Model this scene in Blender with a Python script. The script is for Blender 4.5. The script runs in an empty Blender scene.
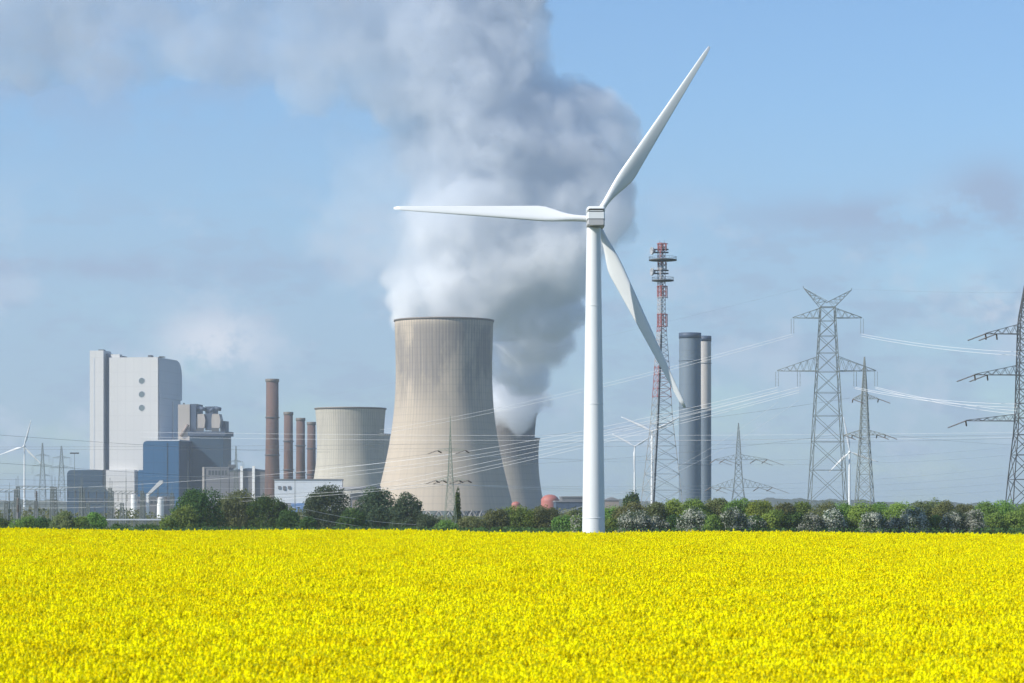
import bpy, math, random
import numpy as np
from mathutils import Vector, Matrix

random.seed(7); RNG = np.random.default_rng(7)
R = math.radians
F, W, H, YH, CAMZ = 2844.0, 1024, 683, 512.0, 6.0
SC = bpy.context.scene
COL = SC.collection

def at(px, py, Y):
    s = Y / F
    return Vector(((px - 512) * s, Y, CAMZ + (YH - py) * s))

# ------------------------------------------------------------------ materials
MATS = {}
def new_mat(name):
    m = bpy.data.materials.new(name); m.use_nodes = True
    nt = m.node_tree; b = nt.nodes['Principled BSDF']
    MATS[name] = m
    return m, nt, b

def N(nt, t, **kw):
    n = nt.nodes.new(t)
    for k, v in kw.items():
        setattr(n, k, v)
    return n

def L(nt, a, b): nt.links.new(a, b)

def mathn(nt, op, a, b=None, c=None, clamp=False):
    n = N(nt, 'ShaderNodeMath', operation=op); n.use_clamp = clamp
    for i, v in enumerate((a, b, c)):
        if v is None: continue
        if isinstance(v, (int, float)): n.inputs[i].default_value = v
        else: L(nt, v, n.inputs[i])
    return n.outputs[0]

def mixc(nt, f, a, b):
    n = N(nt, 'ShaderNodeMix', data_type='RGBA')
    for s, v in ((n.inputs[0], f), (n.inputs[6], a), (n.inputs[7], b)):
        if isinstance(v, (int, float)): s.default_value = v
        elif isinstance(v, tuple): s.default_value = (*v[:3], 1)
        else: L(nt, v, s)
    return n.outputs[2]

def noise(nt, vec, scale, detail=4, rough=.55):
    n = N(nt, 'ShaderNodeTexNoise'); n.inputs['Scale'].default_value = scale
    n.inputs['Detail'].default_value = detail; n.inputs['Roughness'].default_value = rough
    if vec is not None: L(nt, vec, n.inputs['Vector'])
    return n.outputs['Fac']

def maprange(nt, v, a, b, c=0., d=1.):
    n = N(nt, 'ShaderNodeMapRange', interpolation_type='SMOOTHSTEP')
    L(nt, v, n.inputs[0])
    for i, x in zip((1, 2, 3, 4), (a, b, c, d)): n.inputs[i].default_value = x
    return n.outputs[0]

def objcoord(nt, sx=1, sy=1, sz=1):
    t = N(nt, 'ShaderNodeTexCoord'); mp = N(nt, 'ShaderNodeMapping')
    mp.inputs['Scale'].default_value = (sx, sy, sz)
    L(nt, t.outputs['Object'], mp.inputs['Vector'])
    return mp.outputs[0]

def paint(name, col, rough=.6, var=.12, scale=.2, metal=0., streak=True, seam=0, seamcol=.75):
    """weathered plain surface; vertical streak dirt, optional cladding seams every `seam` metres"""
    m, nt, b = new_mat(name)
    v = objcoord(nt, 1, 1, .12 if streak else 1)
    f = maprange(nt, noise(nt, v, scale, 5), .35, .7)
    c2 = tuple(x * (1 - var) for x in col)
    c = mixc(nt, f, tuple(col), c2)
    f2 = maprange(nt, noise(nt, objcoord(nt), scale * .2, 3), .4, .65)
    c = mixc(nt, f2, c, tuple(x * (1 - var * .7) for x in col))
    if seam:
        t = N(nt, 'ShaderNodeTexCoord'); sp = N(nt, 'ShaderNodeSeparateXYZ'); L(nt, t.outputs['Object'], sp.inputs[0])
        s = mathn(nt, 'ADD', sp.outputs[0], sp.outputs[1])
        fr = mathn(nt, 'FRACT', mathn(nt, 'DIVIDE', s, seam))
        k = mathn(nt, 'LESS_THAN', fr, .07)
        fr2 = mathn(nt, 'FRACT', mathn(nt, 'DIVIDE', sp.outputs[2], seam * 1.7))
        k2 = mathn(nt, 'LESS_THAN', fr2, .05)
        k = mathn(nt, 'MAXIMUM', k, k2)
        c = mixc(nt, mathn(nt, 'MULTIPLY', k, .6), c, tuple(x * seamcol for x in col))
    L(nt, c, b.inputs['Base Color'])
    b.inputs['Roughness'].default_value = rough
    b.inputs['Metallic'].default_value = metal
    return m

paint('turbine_white', (.74, .755, .75), rough=.35, var=.08, scale=.35)
paint('turbine_seam', (.10, .11, .12), rough=.6)
paint('turbine_grey', (.42, .42, .42), rough=.5)
paint('far_white', (.80, .80, .78), rough=.5)
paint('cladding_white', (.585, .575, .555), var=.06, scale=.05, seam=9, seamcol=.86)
paint('cladding_side', (.50, .53, .57), var=.06, scale=.05, seam=7, seamcol=.8)  # also carries the shade on the boiler house flank, put into its colour
paint('cladding_blue', (.004, .075, .18), var=.10, scale=.04, seam=11, seamcol=.7, rough=.45)
paint('cladding_navy', (.010, .040, .075), var=.15, scale=.04, seam=11, seamcol=.7, rough=.5)
paint('cladding_slate_and_shade', (.045, .070, .115), var=.15, scale=.05, seam=8, seamcol=.7)  # slate cladding; its dark tone also paints the shade on the blue hall's side
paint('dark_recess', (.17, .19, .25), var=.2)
paint('porthole_grey', (.16, .20, .21), rough=.3)
paint('beige_panel', (.40, .36, .32), var=.15)
paint('shed_white', (.66, .69, .72), var=.08, seam=6, seamcol=.85)
paint('shed_blue', (.12, .24, .48), var=.1, seam=5)
paint('shed_grey', (.17, .17, .18), var=.25, scale=.1, seam=6)
paint('shed_brown', (.30, .24, .20), var=.25, scale=.1)
paint('roof_grey', (.22, .22, .23), var=.25, scale=.1)
paint('glass_dark', (.05, .06, .07), rough=.2)
paint('red_dome', (.42, .13, .10), var=.2, scale=.1)
paint('steel', (.21, .235, .225), rough=.55, var=.2, scale=.3, metal=.2)
paint('steel_dark', (.09, .095, .10), rough=.6, var=.2)
paint('steel_green', (.20, .25, .20), rough=.6, var=.2)
paint('insulator_brown', (.16, .13, .11), rough=.35)
paint('insulator_grey', (.20, .22, .22), rough=.35)
paint('antenna_grey', (.33, .35, .37), rough=.5)
paint('stack_slate', (.135, .175, .215), var=.10, scale=.06, seam=7, seamcol=.85)
paint('stack_pale', (.46, .43, .40), var=.12, scale=.06)
paint('wire_bright', (.80, .80, .80), rough=.4, var=.02)  # pale colour carries the sun glint on the wires
paint('wire_dark', (.10, .11, .12), rough=.5, var=.02)
paint('bark', (.10, .075, .05), rough=.9, var=.3, scale=2)
paint('concrete_plain', (.36, .34, .31), var=.2, scale=.2, rough=.9)

def brick_mat():
    m, nt, b = new_mat('brick')
    t = N(nt, 'ShaderNodeTexCoord'); sp = N(nt, 'ShaderNodeSeparateXYZ'); L(nt, t.outputs['Object'], sp.inputs[0])
    band = mathn(nt, 'LESS_THAN', mathn(nt, 'FRACT', mathn(nt, 'DIVIDE', sp.outputs[2], 9.5)), .09)
    f = maprange(nt, noise(nt, objcoord(nt, 1, 1, .1), .25, 5), .35, .7)
    c = mixc(nt, f, (.14, .074, .052), (.085, .052, .042))
    c = mixc(nt, mathn(nt, 'MULTIPLY', band, .5), c, (.12, .09, .08))
    top = maprange(nt, sp.outputs[2], 50, 95)
    c = mixc(nt, mathn(nt, 'MULTIPLY', top, .35), c, (.12, .085, .08))
    L(nt, c, b.inputs['Base Color']); b.inputs['Roughness'].default_value = .9
brick_mat()

def tower_concrete(name, base, dark, top_z, ribs, stain, band=0.):
    """concrete shell: dark vertical rib lines, lift rings, weather stains, darker upper part"""
    m, nt, b = new_mat(name)
    t = N(nt, 'ShaderNodeTexCoord'); sp = N(nt, 'ShaderNodeSeparateXYZ'); L(nt, t.outputs['Object'], sp.inputs[0])
    ang = mathn(nt, 'ARCTAN2', sp.outputs[1], sp.outputs[0])
    z = sp.outputs[2]
    wob = noise(nt, objcoord(nt, .02, .02, .05), 1., 3)
    fr = mathn(nt, 'FRACT', mathn(nt, 'MULTIPLY', ang, ribs / (2 * math.pi)))
    rib = mathn(nt, 'LESS_THAN', mathn(nt, 'ABSOLUTE', mathn(nt, 'SUBTRACT', fr, .5)), .17)
    hz = maprange(nt, z, top_z * .30, top_z * .8, .12, 1.)
    cv = N(nt, 'ShaderNodeCombineXYZ')
    L(nt, mathn(nt, 'MULTIPLY', ang, 26.), cv.inputs[0]); L(nt, mathn(nt, 'MULTIPLY', z, .012), cv.inputs[1])
    streak = maprange(nt, noise(nt, cv.outputs[0], 1., 4, .6), .35, .70)
    cv2 = N(nt, 'ShaderNodeCombineXYZ')
    L(nt, mathn(nt, 'MULTIPLY', ang, 2.6), cv2.inputs[0]); L(nt, mathn(nt, 'MULTIPLY', z, .020), cv2.inputs[1]); cv2.inputs[2].default_value = 3.7
    big = noise(nt, cv2.outputs[0], 1., 5, .6)
    lift = mathn(nt, 'LESS_THAN', mathn(nt, 'FRACT', mathn(nt, 'DIVIDE', z, 6.2)), .12)
    c = mixc(nt, mathn(nt, 'MULTIPLY', streak, .22), base, tuple(x * .6 for x in base))
    c = mixc(nt, mathn(nt, 'MULTIPLY', lift, .16), c, dark)
    c = mixc(nt, mathn(nt, 'MULTIPLY', mathn(nt, 'MULTIPLY', rib, hz), .40), c, dark)
    # weather stain and darker upper part
    st = maprange(nt, z, top_z * stain[0], top_z * stain[1])
    rim = maprange(nt, z, top_z * .93, top_z * .985, 1., .25)
    st = mathn(nt, 'MULTIPLY', mathn(nt, 'MULTIPLY', st, rim), maprange(nt, big, stain[2], stain[3]))
    st = mathn(nt, 'MULTIPLY', st, mathn(nt, 'MULTIPLY_ADD', streak, .4, .6))
    c = mixc(nt, mathn(nt, 'MULTIPLY', st, stain[4]), c, dark)
    L(nt, c, b.inputs['Base Color']); b.inputs['Roughness'].default_value = .92
tower_concrete('shell_large', (.47, .395, .305), (.13, .125, .13), 170, 92, (.48, .74, .40, .56, .72))
tower_concrete('shell_small', (.46, .425, .35), (.19, .18, .17), 105, 84, (.2, .9, .45, .65, .35))
tower_concrete('shell_dark_top', (.38, .34, .285), (.12, .11, .12), 105, 84, (.45, .62, .05, .3, .8))  # upper part darker nearly all round, paler below
paint('shell_rim', (.14, .115, .09), var=.2)

def red_white():
    m, nt, b = new_mat('red_white_steel')
    t = N(nt, 'ShaderNodeTexCoord'); sp = N(nt, 'ShaderNodeSeparateXYZ'); L(nt, t.outputs['Object'], sp.inputs[0])
    cr = N(nt, 'ShaderNodeValToRGB'); cr.color_ramp.interpolation = 'CONSTANT'
    L(nt, mathn(nt, 'DIVIDE', sp.outputs[2], 112.), cr.inputs[0])
    e = cr.color_ramp.elements
    s = 1100 / F
    def zf(py): return (CAMZ + (YH - py) * s) / 112.
    e[0].position = 0; e[0].color = (.34, .34, .33, 1)
    e[1].position = zf(398); e[1].color = (.36, .13, .12, 1)
    for py, red in ((366, 0), (332, 1), (314, 0), (297, 1), (284, 0), (266, 1)):
        k = e.new(zf(py)); k.color = (.36, .12, .11, 1) if red else (.45, .42, .42, 1)
    L(nt, cr.outputs[0], b.inputs['Base Color']); b.inputs['Roughness'].default_value = .6
red_white()

def leaf_mat(name, c1, c2, c3, trans=.45):
    if name.startswith('leaf'): c1, c2, c3 = [tuple(x * 1.35 for x in c) for c in (c1, c2, c3)]
    vary = .25 if name in ('petal', 'rape_bud', 'rape_leaf') else 1.
    m, nt, b = new_mat(name)
    g = N(nt, 'ShaderNodeNewGeometry'); o = N(nt, 'ShaderNodeObjectInfo')
    f = maprange(nt, noise(nt, g.outputs['Position'], .45, 3), .38, .62)
    c = mixc(nt, f, c1, c2)
    f2 = mathn(nt, 'MULTIPLY', g.outputs['Random Per Island'], .6)
    c = mixc(nt, f2, c, c3)
    hs = N(nt, 'ShaderNodeHueSaturation'); L(nt, c, hs.inputs['Color'])
    L(nt, mathn(nt, 'MULTIPLY_ADD', o.outputs['Random'], .05 * vary, .5 - .025 * vary), hs.inputs['Hue'])
    L(nt, mathn(nt, 'MULTIPLY_ADD', o.outputs['Random'], .35 * vary, 1 - .15 * vary), hs.inputs['Value'])
    d = N(nt, 'ShaderNodeBsdfDiffuse'); tr = N(nt, 'ShaderNodeBsdfTranslucent'); mx = N(nt, 'ShaderNodeMixShader')
    L(nt, hs.outputs[0], d.inputs[0]); L(nt, hs.outputs[0], tr.inputs[0])
    mx.inputs[0].default_value = trans
    L(nt, d.outputs[0], mx.inputs[1]); L(nt, tr.outputs[0], mx.inputs[2])
    L(nt, mx.outputs[0], nt.nodes['Material Output'].inputs[0])
    nt.nodes.remove(b)
leaf_mat('leaf_dark', (.055, .105, .032), (.035, .072, .026), (.09, .14, .04))
leaf_mat('leaf_olive', (.12, .14, .055), (.08, .10, .045), (.16, .17, .075))
leaf_mat('leaf_green', (.14, .22, .05), (.085, .15, .04), (.19, .26, .065))
leaf_mat('leaf_spring', (.20, .28, .055), (.13, .20, .045), (.24, .31, .075))
leaf_mat('leaf_brown', (.15, .165, .07), (.10, .13, .05), (.19, .20, .085))
leaf_mat('leaf_grey', (.070, .10, .055), (.05, .075, .042), (.10, .13, .075))
leaf_mat('blossom', (.52, .54, .44), (.40, .43, .33), (.58, .57, .50), .45)
leaf_mat('petal', (.96, .905, .006), (.95, .89, .006), (.96, .86, .006), .50)
leaf_mat('rape_bud', (.62, .62, .02), (.50, .54, .03), (.66, .64, .03), .3)
leaf_mat('rape_leaf', (.46, .47, .05), (.36, .40, .04), (.54, .53, .06), .45)

def ground_mat():
    m, nt, b = new_mat('ground_cover')
    g = N(nt, 'ShaderNodeNewGeometry')
    f = maprange(nt, noise(nt, g.outputs['Position'], .03, 5), .4, .6)
    c = mixc(nt, f, (.06, .09, .025), (.10, .11, .04))
    f = maprange(nt, noise(nt, g.outputs['Position'], 1.2, 4), .35, .7)
    c = mixc(nt, mathn(nt, 'MULTIPLY', f, .5), c, (.05, .06, .02))
    sp = N(nt, 'ShaderNodeSeparateXYZ'); L(nt, g.outputs['Position'], sp.inputs[0])
    near = mathn(nt, 'LESS_THAN', sp.outputs[1], 330.)
    c = mixc(nt, near, c, (.10, .13, .03))
    L(nt, c, b.inputs['Base Color']); b.inputs['Roughness'].default_value = 1
ground_mat()

def hill_mat():
    m, nt, b = new_mat('far_woodland')
    g = N(nt, 'ShaderNodeNewGeometry')
    f = maprange(nt, noise(nt, g.outputs['Position'], .02, 5), .4, .6)
    L(nt, mixc(nt, f, (.04, .055, .03), (.07, .075, .04)), b.inputs['Base Color']); b.inputs['Roughness'].default_value = 1
hill_mat()

# ------------------------------------------------------------------ objects
def tag(o, label=None, cat=None, group=None, kind=None):
    if label: o['label'] = label
    if cat: o['category'] = cat
    if group: o['group'] = group
    if kind: o['kind'] = kind
    return o

def thing(name, label, cat, loc, rz=0., group=None):
    o = bpy.data.objects.new(name, None); COL.objects.link(o)
    o.location = loc; o.rotation_euler = (0, 0, rz); o.empty_display_size = .5
    return tag(o, label, cat, group)

class MB:
    def __init__(s): s.v = []; s.f = []; s.m = []; s.sm = []
    def add(s, vs, fs, mi=0, smooth=False):
        k = len(s.v); s.v += [tuple(p) for p in vs]
        s.f += [tuple(i + k for i in f) for f in fs]
        s.m += [mi] * len(fs); s.sm += [smooth] * len(fs)
    def box(s, a, b, mi=0):
        x0, y0, z0 = a; x1, y1, z1 = b
        v = [(x0, y0, z0), (x1, y0, z0), (x1, y1, z0), (x0, y1, z0), (x0, y0, z1), (x1, y0, z1), (x1, y1, z1), (x0, y1, z1)]
        s.add(v, [(0, 3, 2, 1), (4, 5, 6, 7), (0, 1, 5, 4), (1, 2, 6, 5), (2, 3, 7, 6), (3, 0, 4, 7)], mi)
    def bar(s, p, q, w, n=4, mi=0, w2=None, caps=False):
        p = Vector(p); q = Vector(q); d = q - p
        if d.length < 1e-6: return
        d.normalize(); u = d.cross(Vector((0, 0, 1)) if abs(d.z) < .9 else Vector((0, 1, 0))).normalized(); t = d.cross(u)
        w2 = w if w2 is None else w2
        vs = []
        for c, r in ((p, w / 2), (q, w2 / 2)):
            for i in range(n):
                a = 2 * math.pi * (i + .5) / n
                vs.append(c + u * math.cos(a) * r + t * math.sin(a) * r)
        fs = [(i, (i + 1) % n, n + (i + 1) % n, n + i) for i in range(n)]
        if caps: fs += [tuple(range(n))[::-1], tuple(range(n, 2 * n))]
        s.add(vs, fs, mi, n > 6)
    def lathe(s, prof, n=32, mi=0, c=(0, 0), smooth=True, cap=True):
        vs = []
        for r, z in prof:
            for i in range(n):
                a = 2 * math.pi * i / n; vs.append((c[0] + r * math.cos(a), c[1] + r * math.sin(a), z))
        fs = []
        for j in range(len(prof) - 1):
            for i in range(n):
                fs.append((j * n + i, j * n + (i + 1) % n, (j + 1) * n + (i + 1) % n, (j + 1) * n + i))
        s.add(vs, fs, mi, smooth)
        if cap:
            k = len(prof) - 1
            s.add([vs[k * n + i] for i in range(n)], [tuple(range(n))], mi)
    def prism(s, poly, a, b, axis='y', mi=0):
        """poly: 2-D outline (CCW), extruded from a to b along axis. axis y: outline in xz; axis x: outline in yz"""
        n = len(poly)
        if axis == 'y': mk = lambda p, t: (p[0], t, p[1])
        elif axis == 'x': mk = lambda p, t: (t, p[0], p[1])
        else: mk = lambda p, t: (p[0], p[1], t)
        vs = [mk(p, a) for p in poly] + [mk(p, b) for p in poly]
        fs = [(i, (i + 1) % n, n + (i + 1) % n, n + i) for i in range(n)] + [tuple(range(n))[::-1], tuple(range(n, 2 * n))]
        s.add(vs, fs, mi)
    def build(s, name, mats, parent=None, loc=None):
        me = bpy.data.meshes.new(name); me.from_pydata(s.v, [], s.f)
        for m in (mats if isinstance(mats, (list, tuple)) else [mats]): me.materials.append(MATS[m])
        me.polygons.foreach_set('material_index', s.m); me.polygons.foreach_set('use_smooth', s.sm)
        import bmesh
        bm = bmesh.new(); bm.from_mesh(me); bmesh.ops.recalc_face_normals(bm, faces=bm.faces); bm.to_mesh(me); bm.free()
        me.update()
        o = bpy.data.objects.new(name, me); COL.objects.link(o)
        if parent: o.parent = parent
        if loc is not None: o.location = loc
        return o

def mesh_np(name, verts, faces, mats, midx=None, parent=None):
    me = bpy.data.meshes.new(name)
    nv, nf = len(verts), len(faces)
    me.vertices.add(nv); me.vertices.foreach_set('co', np.asarray(verts, dtype=np.float32).ravel())
    me.loops.add(nf * 4); me.loops.foreach_set('vertex_index', np.asarray(faces, dtype=np.int32).ravel())
    me.polygons.add(nf); me.polygons.foreach_set('loop_start', np.arange(nf, dtype=np.int32) * 4)
    me.update(calc_edges=True)
    for m in mats: me.materials.append(MATS[m])
    if midx is not None: me.polygons.foreach_set('material_index', np.asarray(midx, dtype=np.int32))
    me.update()
    if name is None: return me
    o = bpy.data.objects.new(name, me); COL.objects.link(o)
    if parent: o.parent = parent
    return o

def copy_tree(o, parent=None):
    c = o.copy(); COL.objects.link(c); c.parent = parent
    for ch in list(o.children): copy_tree(ch, c)
    return c

# ------------------------------------------------------------------ ground, hills
def gz(y):
    """ground height of the gentle rise the field lies on"""
    if y < 15: return 2.45 + 1.6 * (1 - max(y, -20) / 15) * .5 if y > 0 else 3.25
    if y < 130: return 2.45 + (3.66 - 2.45) * (1 - (1 - (y - 15) / 115) ** 1.7)
    if y < 420:
        t = (y - 130) / 290; return 3.66 * (1 - t * t * (3 - 2 * t))
    return 0.
ys = list(np.concatenate([np.linspace(-400, -10, 4), np.linspace(0, 150, 61), np.linspace(155, 420, 40), [600, 900, 1500, 3000, 6000, 12000, 20000]]))
xs = [-12000, -4000, -1200, -500, -250, -120, -90, -60, -30, 0, 30, 60, 90, 120, 250, 500, 1200, 4000, 12000]
v = [(x, y, gz(y) - (.0070 if x < 0 else .0025) * max(-90., min(90., x)) * min(1., max(0., y / 120.)) * (1. if y < 150 else max(0., 1 - (y - 150) / 200.))) for y in ys for x in xs]
nx = len(xs)
g = MB(); g.add(v, [(j * nx + i, j * nx + i + 1, (j + 1) * nx + i + 1, (j + 1) * nx + i) for j in range(len(ys) - 1) for i in range(nx - 1)], 0, True)
tag(g.build('ground', 'ground_cover'), kind='structure', label='flat farmland ground with a gentle rise under the crop')

def gx(x, y):
    """the crop rise also tilts slightly down toward the right"""
    k = min(1., max(0., y / 120.)) * (1. if y < 150 else max(0., 1 - (y - 150) / 200.))
    return -(.0070 if x < 0 else .0025) * max(-90., min(90., x)) * k
def hills():
    b = MB(); Y = 5200.
    def top(px):
        t = 502.3 + 1.6 * math.sin(px * .021) + 1.1 * math.sin(px * .063 + 1) + .8 * math.sin(px * .21) + .35 * math.sin(px * .9) + .3 * math.sin(px * 1.7 + 2)
        for c, w, h in ((930, 14, 2.5), (790, 40, 3.0), (620, 25, 4), (20, 60, 3.5), (-150, 90, 6), (1180, 90, 7)): t -= h * math.exp(-((px - c) / w) ** 2)
        return t
    pxs = np.arange(-700, 1750, 3.)
    vs = []
    for px in pxs:
        zt = at(px, top(px), Y).z; x = (px - 512) * Y / F
        vs += [(x, Y - 260, 0), (x, Y - 90, zt * .75), (x, Y, zt), (x, Y + 300, 0)]
    b.add(vs, [(4 * i + k, 4 * (i + 1) + k, 4 * (i + 1) + k + 1, 4 * i + k + 1) for i in range(len(pxs) - 1) for k in range(3)], 0, True)
    tag(b.build('hills', 'far_woodland'), kind='structure', label='low wooded ridge on the horizon')
hills()

# ------------------------------------------------------------------ rapeseed field
def rape_tile(idx):
    V = []; Fc = []; M = []
    rng = np.random.default_rng(100 + idx)
    def quad(c, u, w, m):
        k = len(V); V.extend([c - u - w, c + u - w, c + u + w, c - u + w]); Fc.append((k, k + 1, k + 2, k + 3)); M.append(m)
    nh = 96
    for i in range(nh):
        x, y = rng.uniform(-.55, .55, 2)
        h = 1.22 + .05 * rng.standard_normal() + (rng.uniform(.05, .15) if rng.uniform() < .05 else 0)
        lean = rng.uniform(-.08, .08, 2)
        top = np.array([x + lean[0], y + lean[1], h]); bot = np.array([x, y, 0.45])
        ax = (top - bot); u = np.array([.006, 0, 0]); w = np.array([0, .006, 0])
        for dd in (u, w):
            k = len(V); V.extend([bot - dd, bot + dd, top + dd, top - dd]); Fc.append((k, k + 1, k + 2, k + 3)); M.append(2)
        # buds at very top
        for b in range(2):
            a = rng.uniform(0, 6.3); quad(top + np.array([0, 0, .012 * b]), .012 * np.array([math.cos(a), math.sin(a), 0]), .014 * np.array([0, 0, 1.]), 1)
        nfl = rng.integers(18, 28); rr = rng.uniform(.040, .070); hl = rng.uniform(.05, .11)
        for f in range(nfl):
            a = rng.uniform(0, 6.283); t = rng.uniform(0, 1) ** .8
            c = top + np.array([math.cos(a) * rr * (.35 + .65 * t), math.sin(a) * rr * (.35 + .65 * t), .005 - hl * t])
            nrm = np.array([math.cos(a) * .7, math.sin(a) * .7, .7]) + rng.normal(0, .3, 3); nrm /= np.linalg.norm(nrm)
            tt = np.cross(nrm, rng.normal(0, 1, 3)); tt /= np.linalg.norm(tt); bb = np.cross(nrm, tt)
            s = rng.uniform(.015, .022)
            # cross-shaped four-petal flower: two long quads
            quad(c, tt * s, bb * s * .55, 0); quad(c + nrm * .001, bb * s, tt * s * .55, 0)
        if rng.uniform() < .8:
            # side raceme lower down
            a = rng.uniform(0, 6.283); sd = top + np.array([math.cos(a) * .09, math.sin(a) * .09, -rng.uniform(.06, .2)])
            for f in range(8):
                c = sd + rng.normal(0, .022, 3); nrm = rng.normal(0, 1, 3); nrm[2] = abs(nrm[2]) + .5; nrm /= np.linalg.norm(nrm)
                tt = np.cross(nrm, rng.normal(0, 1, 3)); tt /= np.linalg.norm(tt); bb = np.cross(nrm, tt); s = rng.uniform(.012, .017)
                quad(c, tt * s, bb * s * .8, 0)
    for i in range(70):   # leaves and pods below the flowers
        c = np.array([*rng.uniform(-.55, .55, 2), rng.uniform(.5, 1.08)]); a = rng.uniform(0, 6.3)
        u = np.array([math.cos(a), math.sin(a), rng.uniform(-.3, .6)]) * rng.uniform(.03, .08); w = np.cross(u, rng.normal(0, 1, 3)); w *= .018 / (np.linalg.norm(w) + 1e-6)
        quad(c, u, w, 2)
    me = bpy.data.meshes.new('rape_patch')
    nf = len(Fc)
    me.vertices.add(len(V)); me.vertices.foreach_set('co', np.array(V, dtype=np.float32).ravel())
    me.loops.add(nf * 4); me.loops.foreach_set('vertex_index', np.array(Fc, dtype=np.int32).ravel())
    me.polygons.add(nf); me.polygons.foreach_set('loop_start', np.arange(nf, dtype=np.int32) * 4)
    for m in ('petal', 'rape_bud', 'rape_leaf'): me.materials.append(MATS[m])
    me.update(calc_edges=True); me.polygons.foreach_set('material_index', M); me.update()
    return bpy.data.objects.new('rape_patch', me)

def rapeseed():
    src = bpy.data.collections.new('rape_patches')
    for i in range(5): src.objects.link(rape_tile(i))
    pts = []; sc = []
    y = 14.
    while y < 142:
        half = .18 * y * 1.05 + 14
        x = -half
        while x < half:
            hv = .035 * math.sin(x * .31 + y * .12) + .03 * math.sin(y * .27 - x * .11 + 2) + .03 * math.sin(x * .9 + 1.3 * y)
            pts.append((x + random.uniform(-.12, .12), y + random.uniform(-.12, .12), gz(y) + gx(x, y) - .02))
            sc.append(1. + hv + random.gauss(0, .02))
            x += .52
        y += .52
    me = bpy.data.meshes.new('rapeseed_crop'); me.from_pydata(pts, [], [])
    a = me.attributes.new('sc', 'FLOAT', 'POINT'); a.data.foreach_set('value', sc)
    o = bpy.data.objects.new('rapeseed_crop', me); COL.objects.link(o)
    tag(o, 'dense crop of bright yellow flowering rapeseed filling the foreground', 'rapeseed crop', kind='stuff')
    nt = bpy.data.node_groups.new('scatter', 'GeometryNodeTree')
    nt.interface.new_socket('Geometry', in_out='INPUT', socket_type='NodeSocketGeometry')
    nt.interface.new_socket('Geometry', in_out='OUTPUT', socket_type='NodeSocketGeometry')
    gi = nt.nodes.new('NodeGroupInput'); go = nt.nodes.new('NodeGroupOutput')
    ci = nt.nodes.new('GeometryNodeCollectionInfo'); ci.inputs[0].default_value = src
    ci.inputs['Separate Children'].default_value = True; ci.inputs['Reset Children'].default_value = True
    ip = nt.nodes.new('GeometryNodeInstanceOnPoints'); ip.inputs['Pick Instance'].default_value = True
    rv = nt.nodes.new('FunctionNodeRandomValue'); rv.data_type = 'FLOAT_VECTOR'; rv.inputs[0].default_value = (0, 0, 0); rv.inputs[1].default_value = (0, 0, 6.283)
    at_ = nt.nodes.new('GeometryNodeInputNamedAttribute'); at_.data_type = 'FLOAT'; at_.inputs[0].default_value = 'sc'
    nt.links.new(gi.outputs[0], ip.inputs['Points']); nt.links.new(ci.outputs[0], ip.inputs['Instance'])
    nt.links.new(rv.outputs[0], ip.inputs['Rotation']); cx = nt.nodes.new('ShaderNodeCombineXYZ'); cx.inputs[0].default_value = .60; cx.inputs[1].default_value = .60; nt.links.new(at_.outputs[0], cx.inputs[2]); nt.links.new(cx.outputs[0], ip.inputs['Scale'])
    nt.links.new(ip.outputs[0], go.inputs[0])
    md = o.modifiers.new('scatter', 'NODES'); md.node_group = nt
rapeseed()

# ------------------------------------------------------------------ wind turbines
def blade_mesh(b, length, chord_max, root_r, n=26, seg=14, pitch=R(12)):
    """blade along +z from the hub; chord in x (leading edge at -x), thickness in y"""
    vs = []
    for j in range(n + 1):
        t = j / n; z = root_r * 1.0 + (length - root_r) * t
        if t < .06: ch = root_r * 1.5; th = root_r * 1.5; blend = 0
        else:
            u = min(1, (t - .06) / .20); blend = u * u * (3 - 2 * u)
            cc = chord_max * (1 - .77 * max(0, (t - .26) / .74) ** .88)
            if t < .26: cc = chord_max
            ch = root_r * 1.5 * (1 - blend) + cc * blend
            th = root_r * 1.5 * (1 - blend) + (cc * (.24 - .10 * t)) * blend
            if t > .96: ch *= 1 - (t - .96) * 9 ; 
        tw = pitch + R(14) * (1 - t) ** 2
        for i in range(seg):
            a = 2 * math.pi * i / seg
            cx = math.cos(a); sy = math.sin(a)
            # aerofoil-ish: thick near leading edge
            x = -cx * .5 * ch + (.18 * ch) * blend; y = sy * .5 * th * (1 - .45 * blend * (1 - cx) * .5 - .0)
            y *= (1 + cx * .5 * blend)
            xx = x * math.cos(tw) - y * math.sin(tw); yy = x * math.sin(tw) + y * math.cos(tw)
            yy += .9 * t * t * length / 40  # slight pre-bend
            vs.append((xx, yy, z))
    fs = [(j * seg + i, j * seg + (i + 1) % seg, (j + 1) * seg + (i + 1) % seg, (j + 1) * seg + i) for j in range(n) for i in range(seg)]
    fs += [tuple(n * seg + i for i in range(seg))]
    b.add(vs, fs, 0, True)

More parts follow.
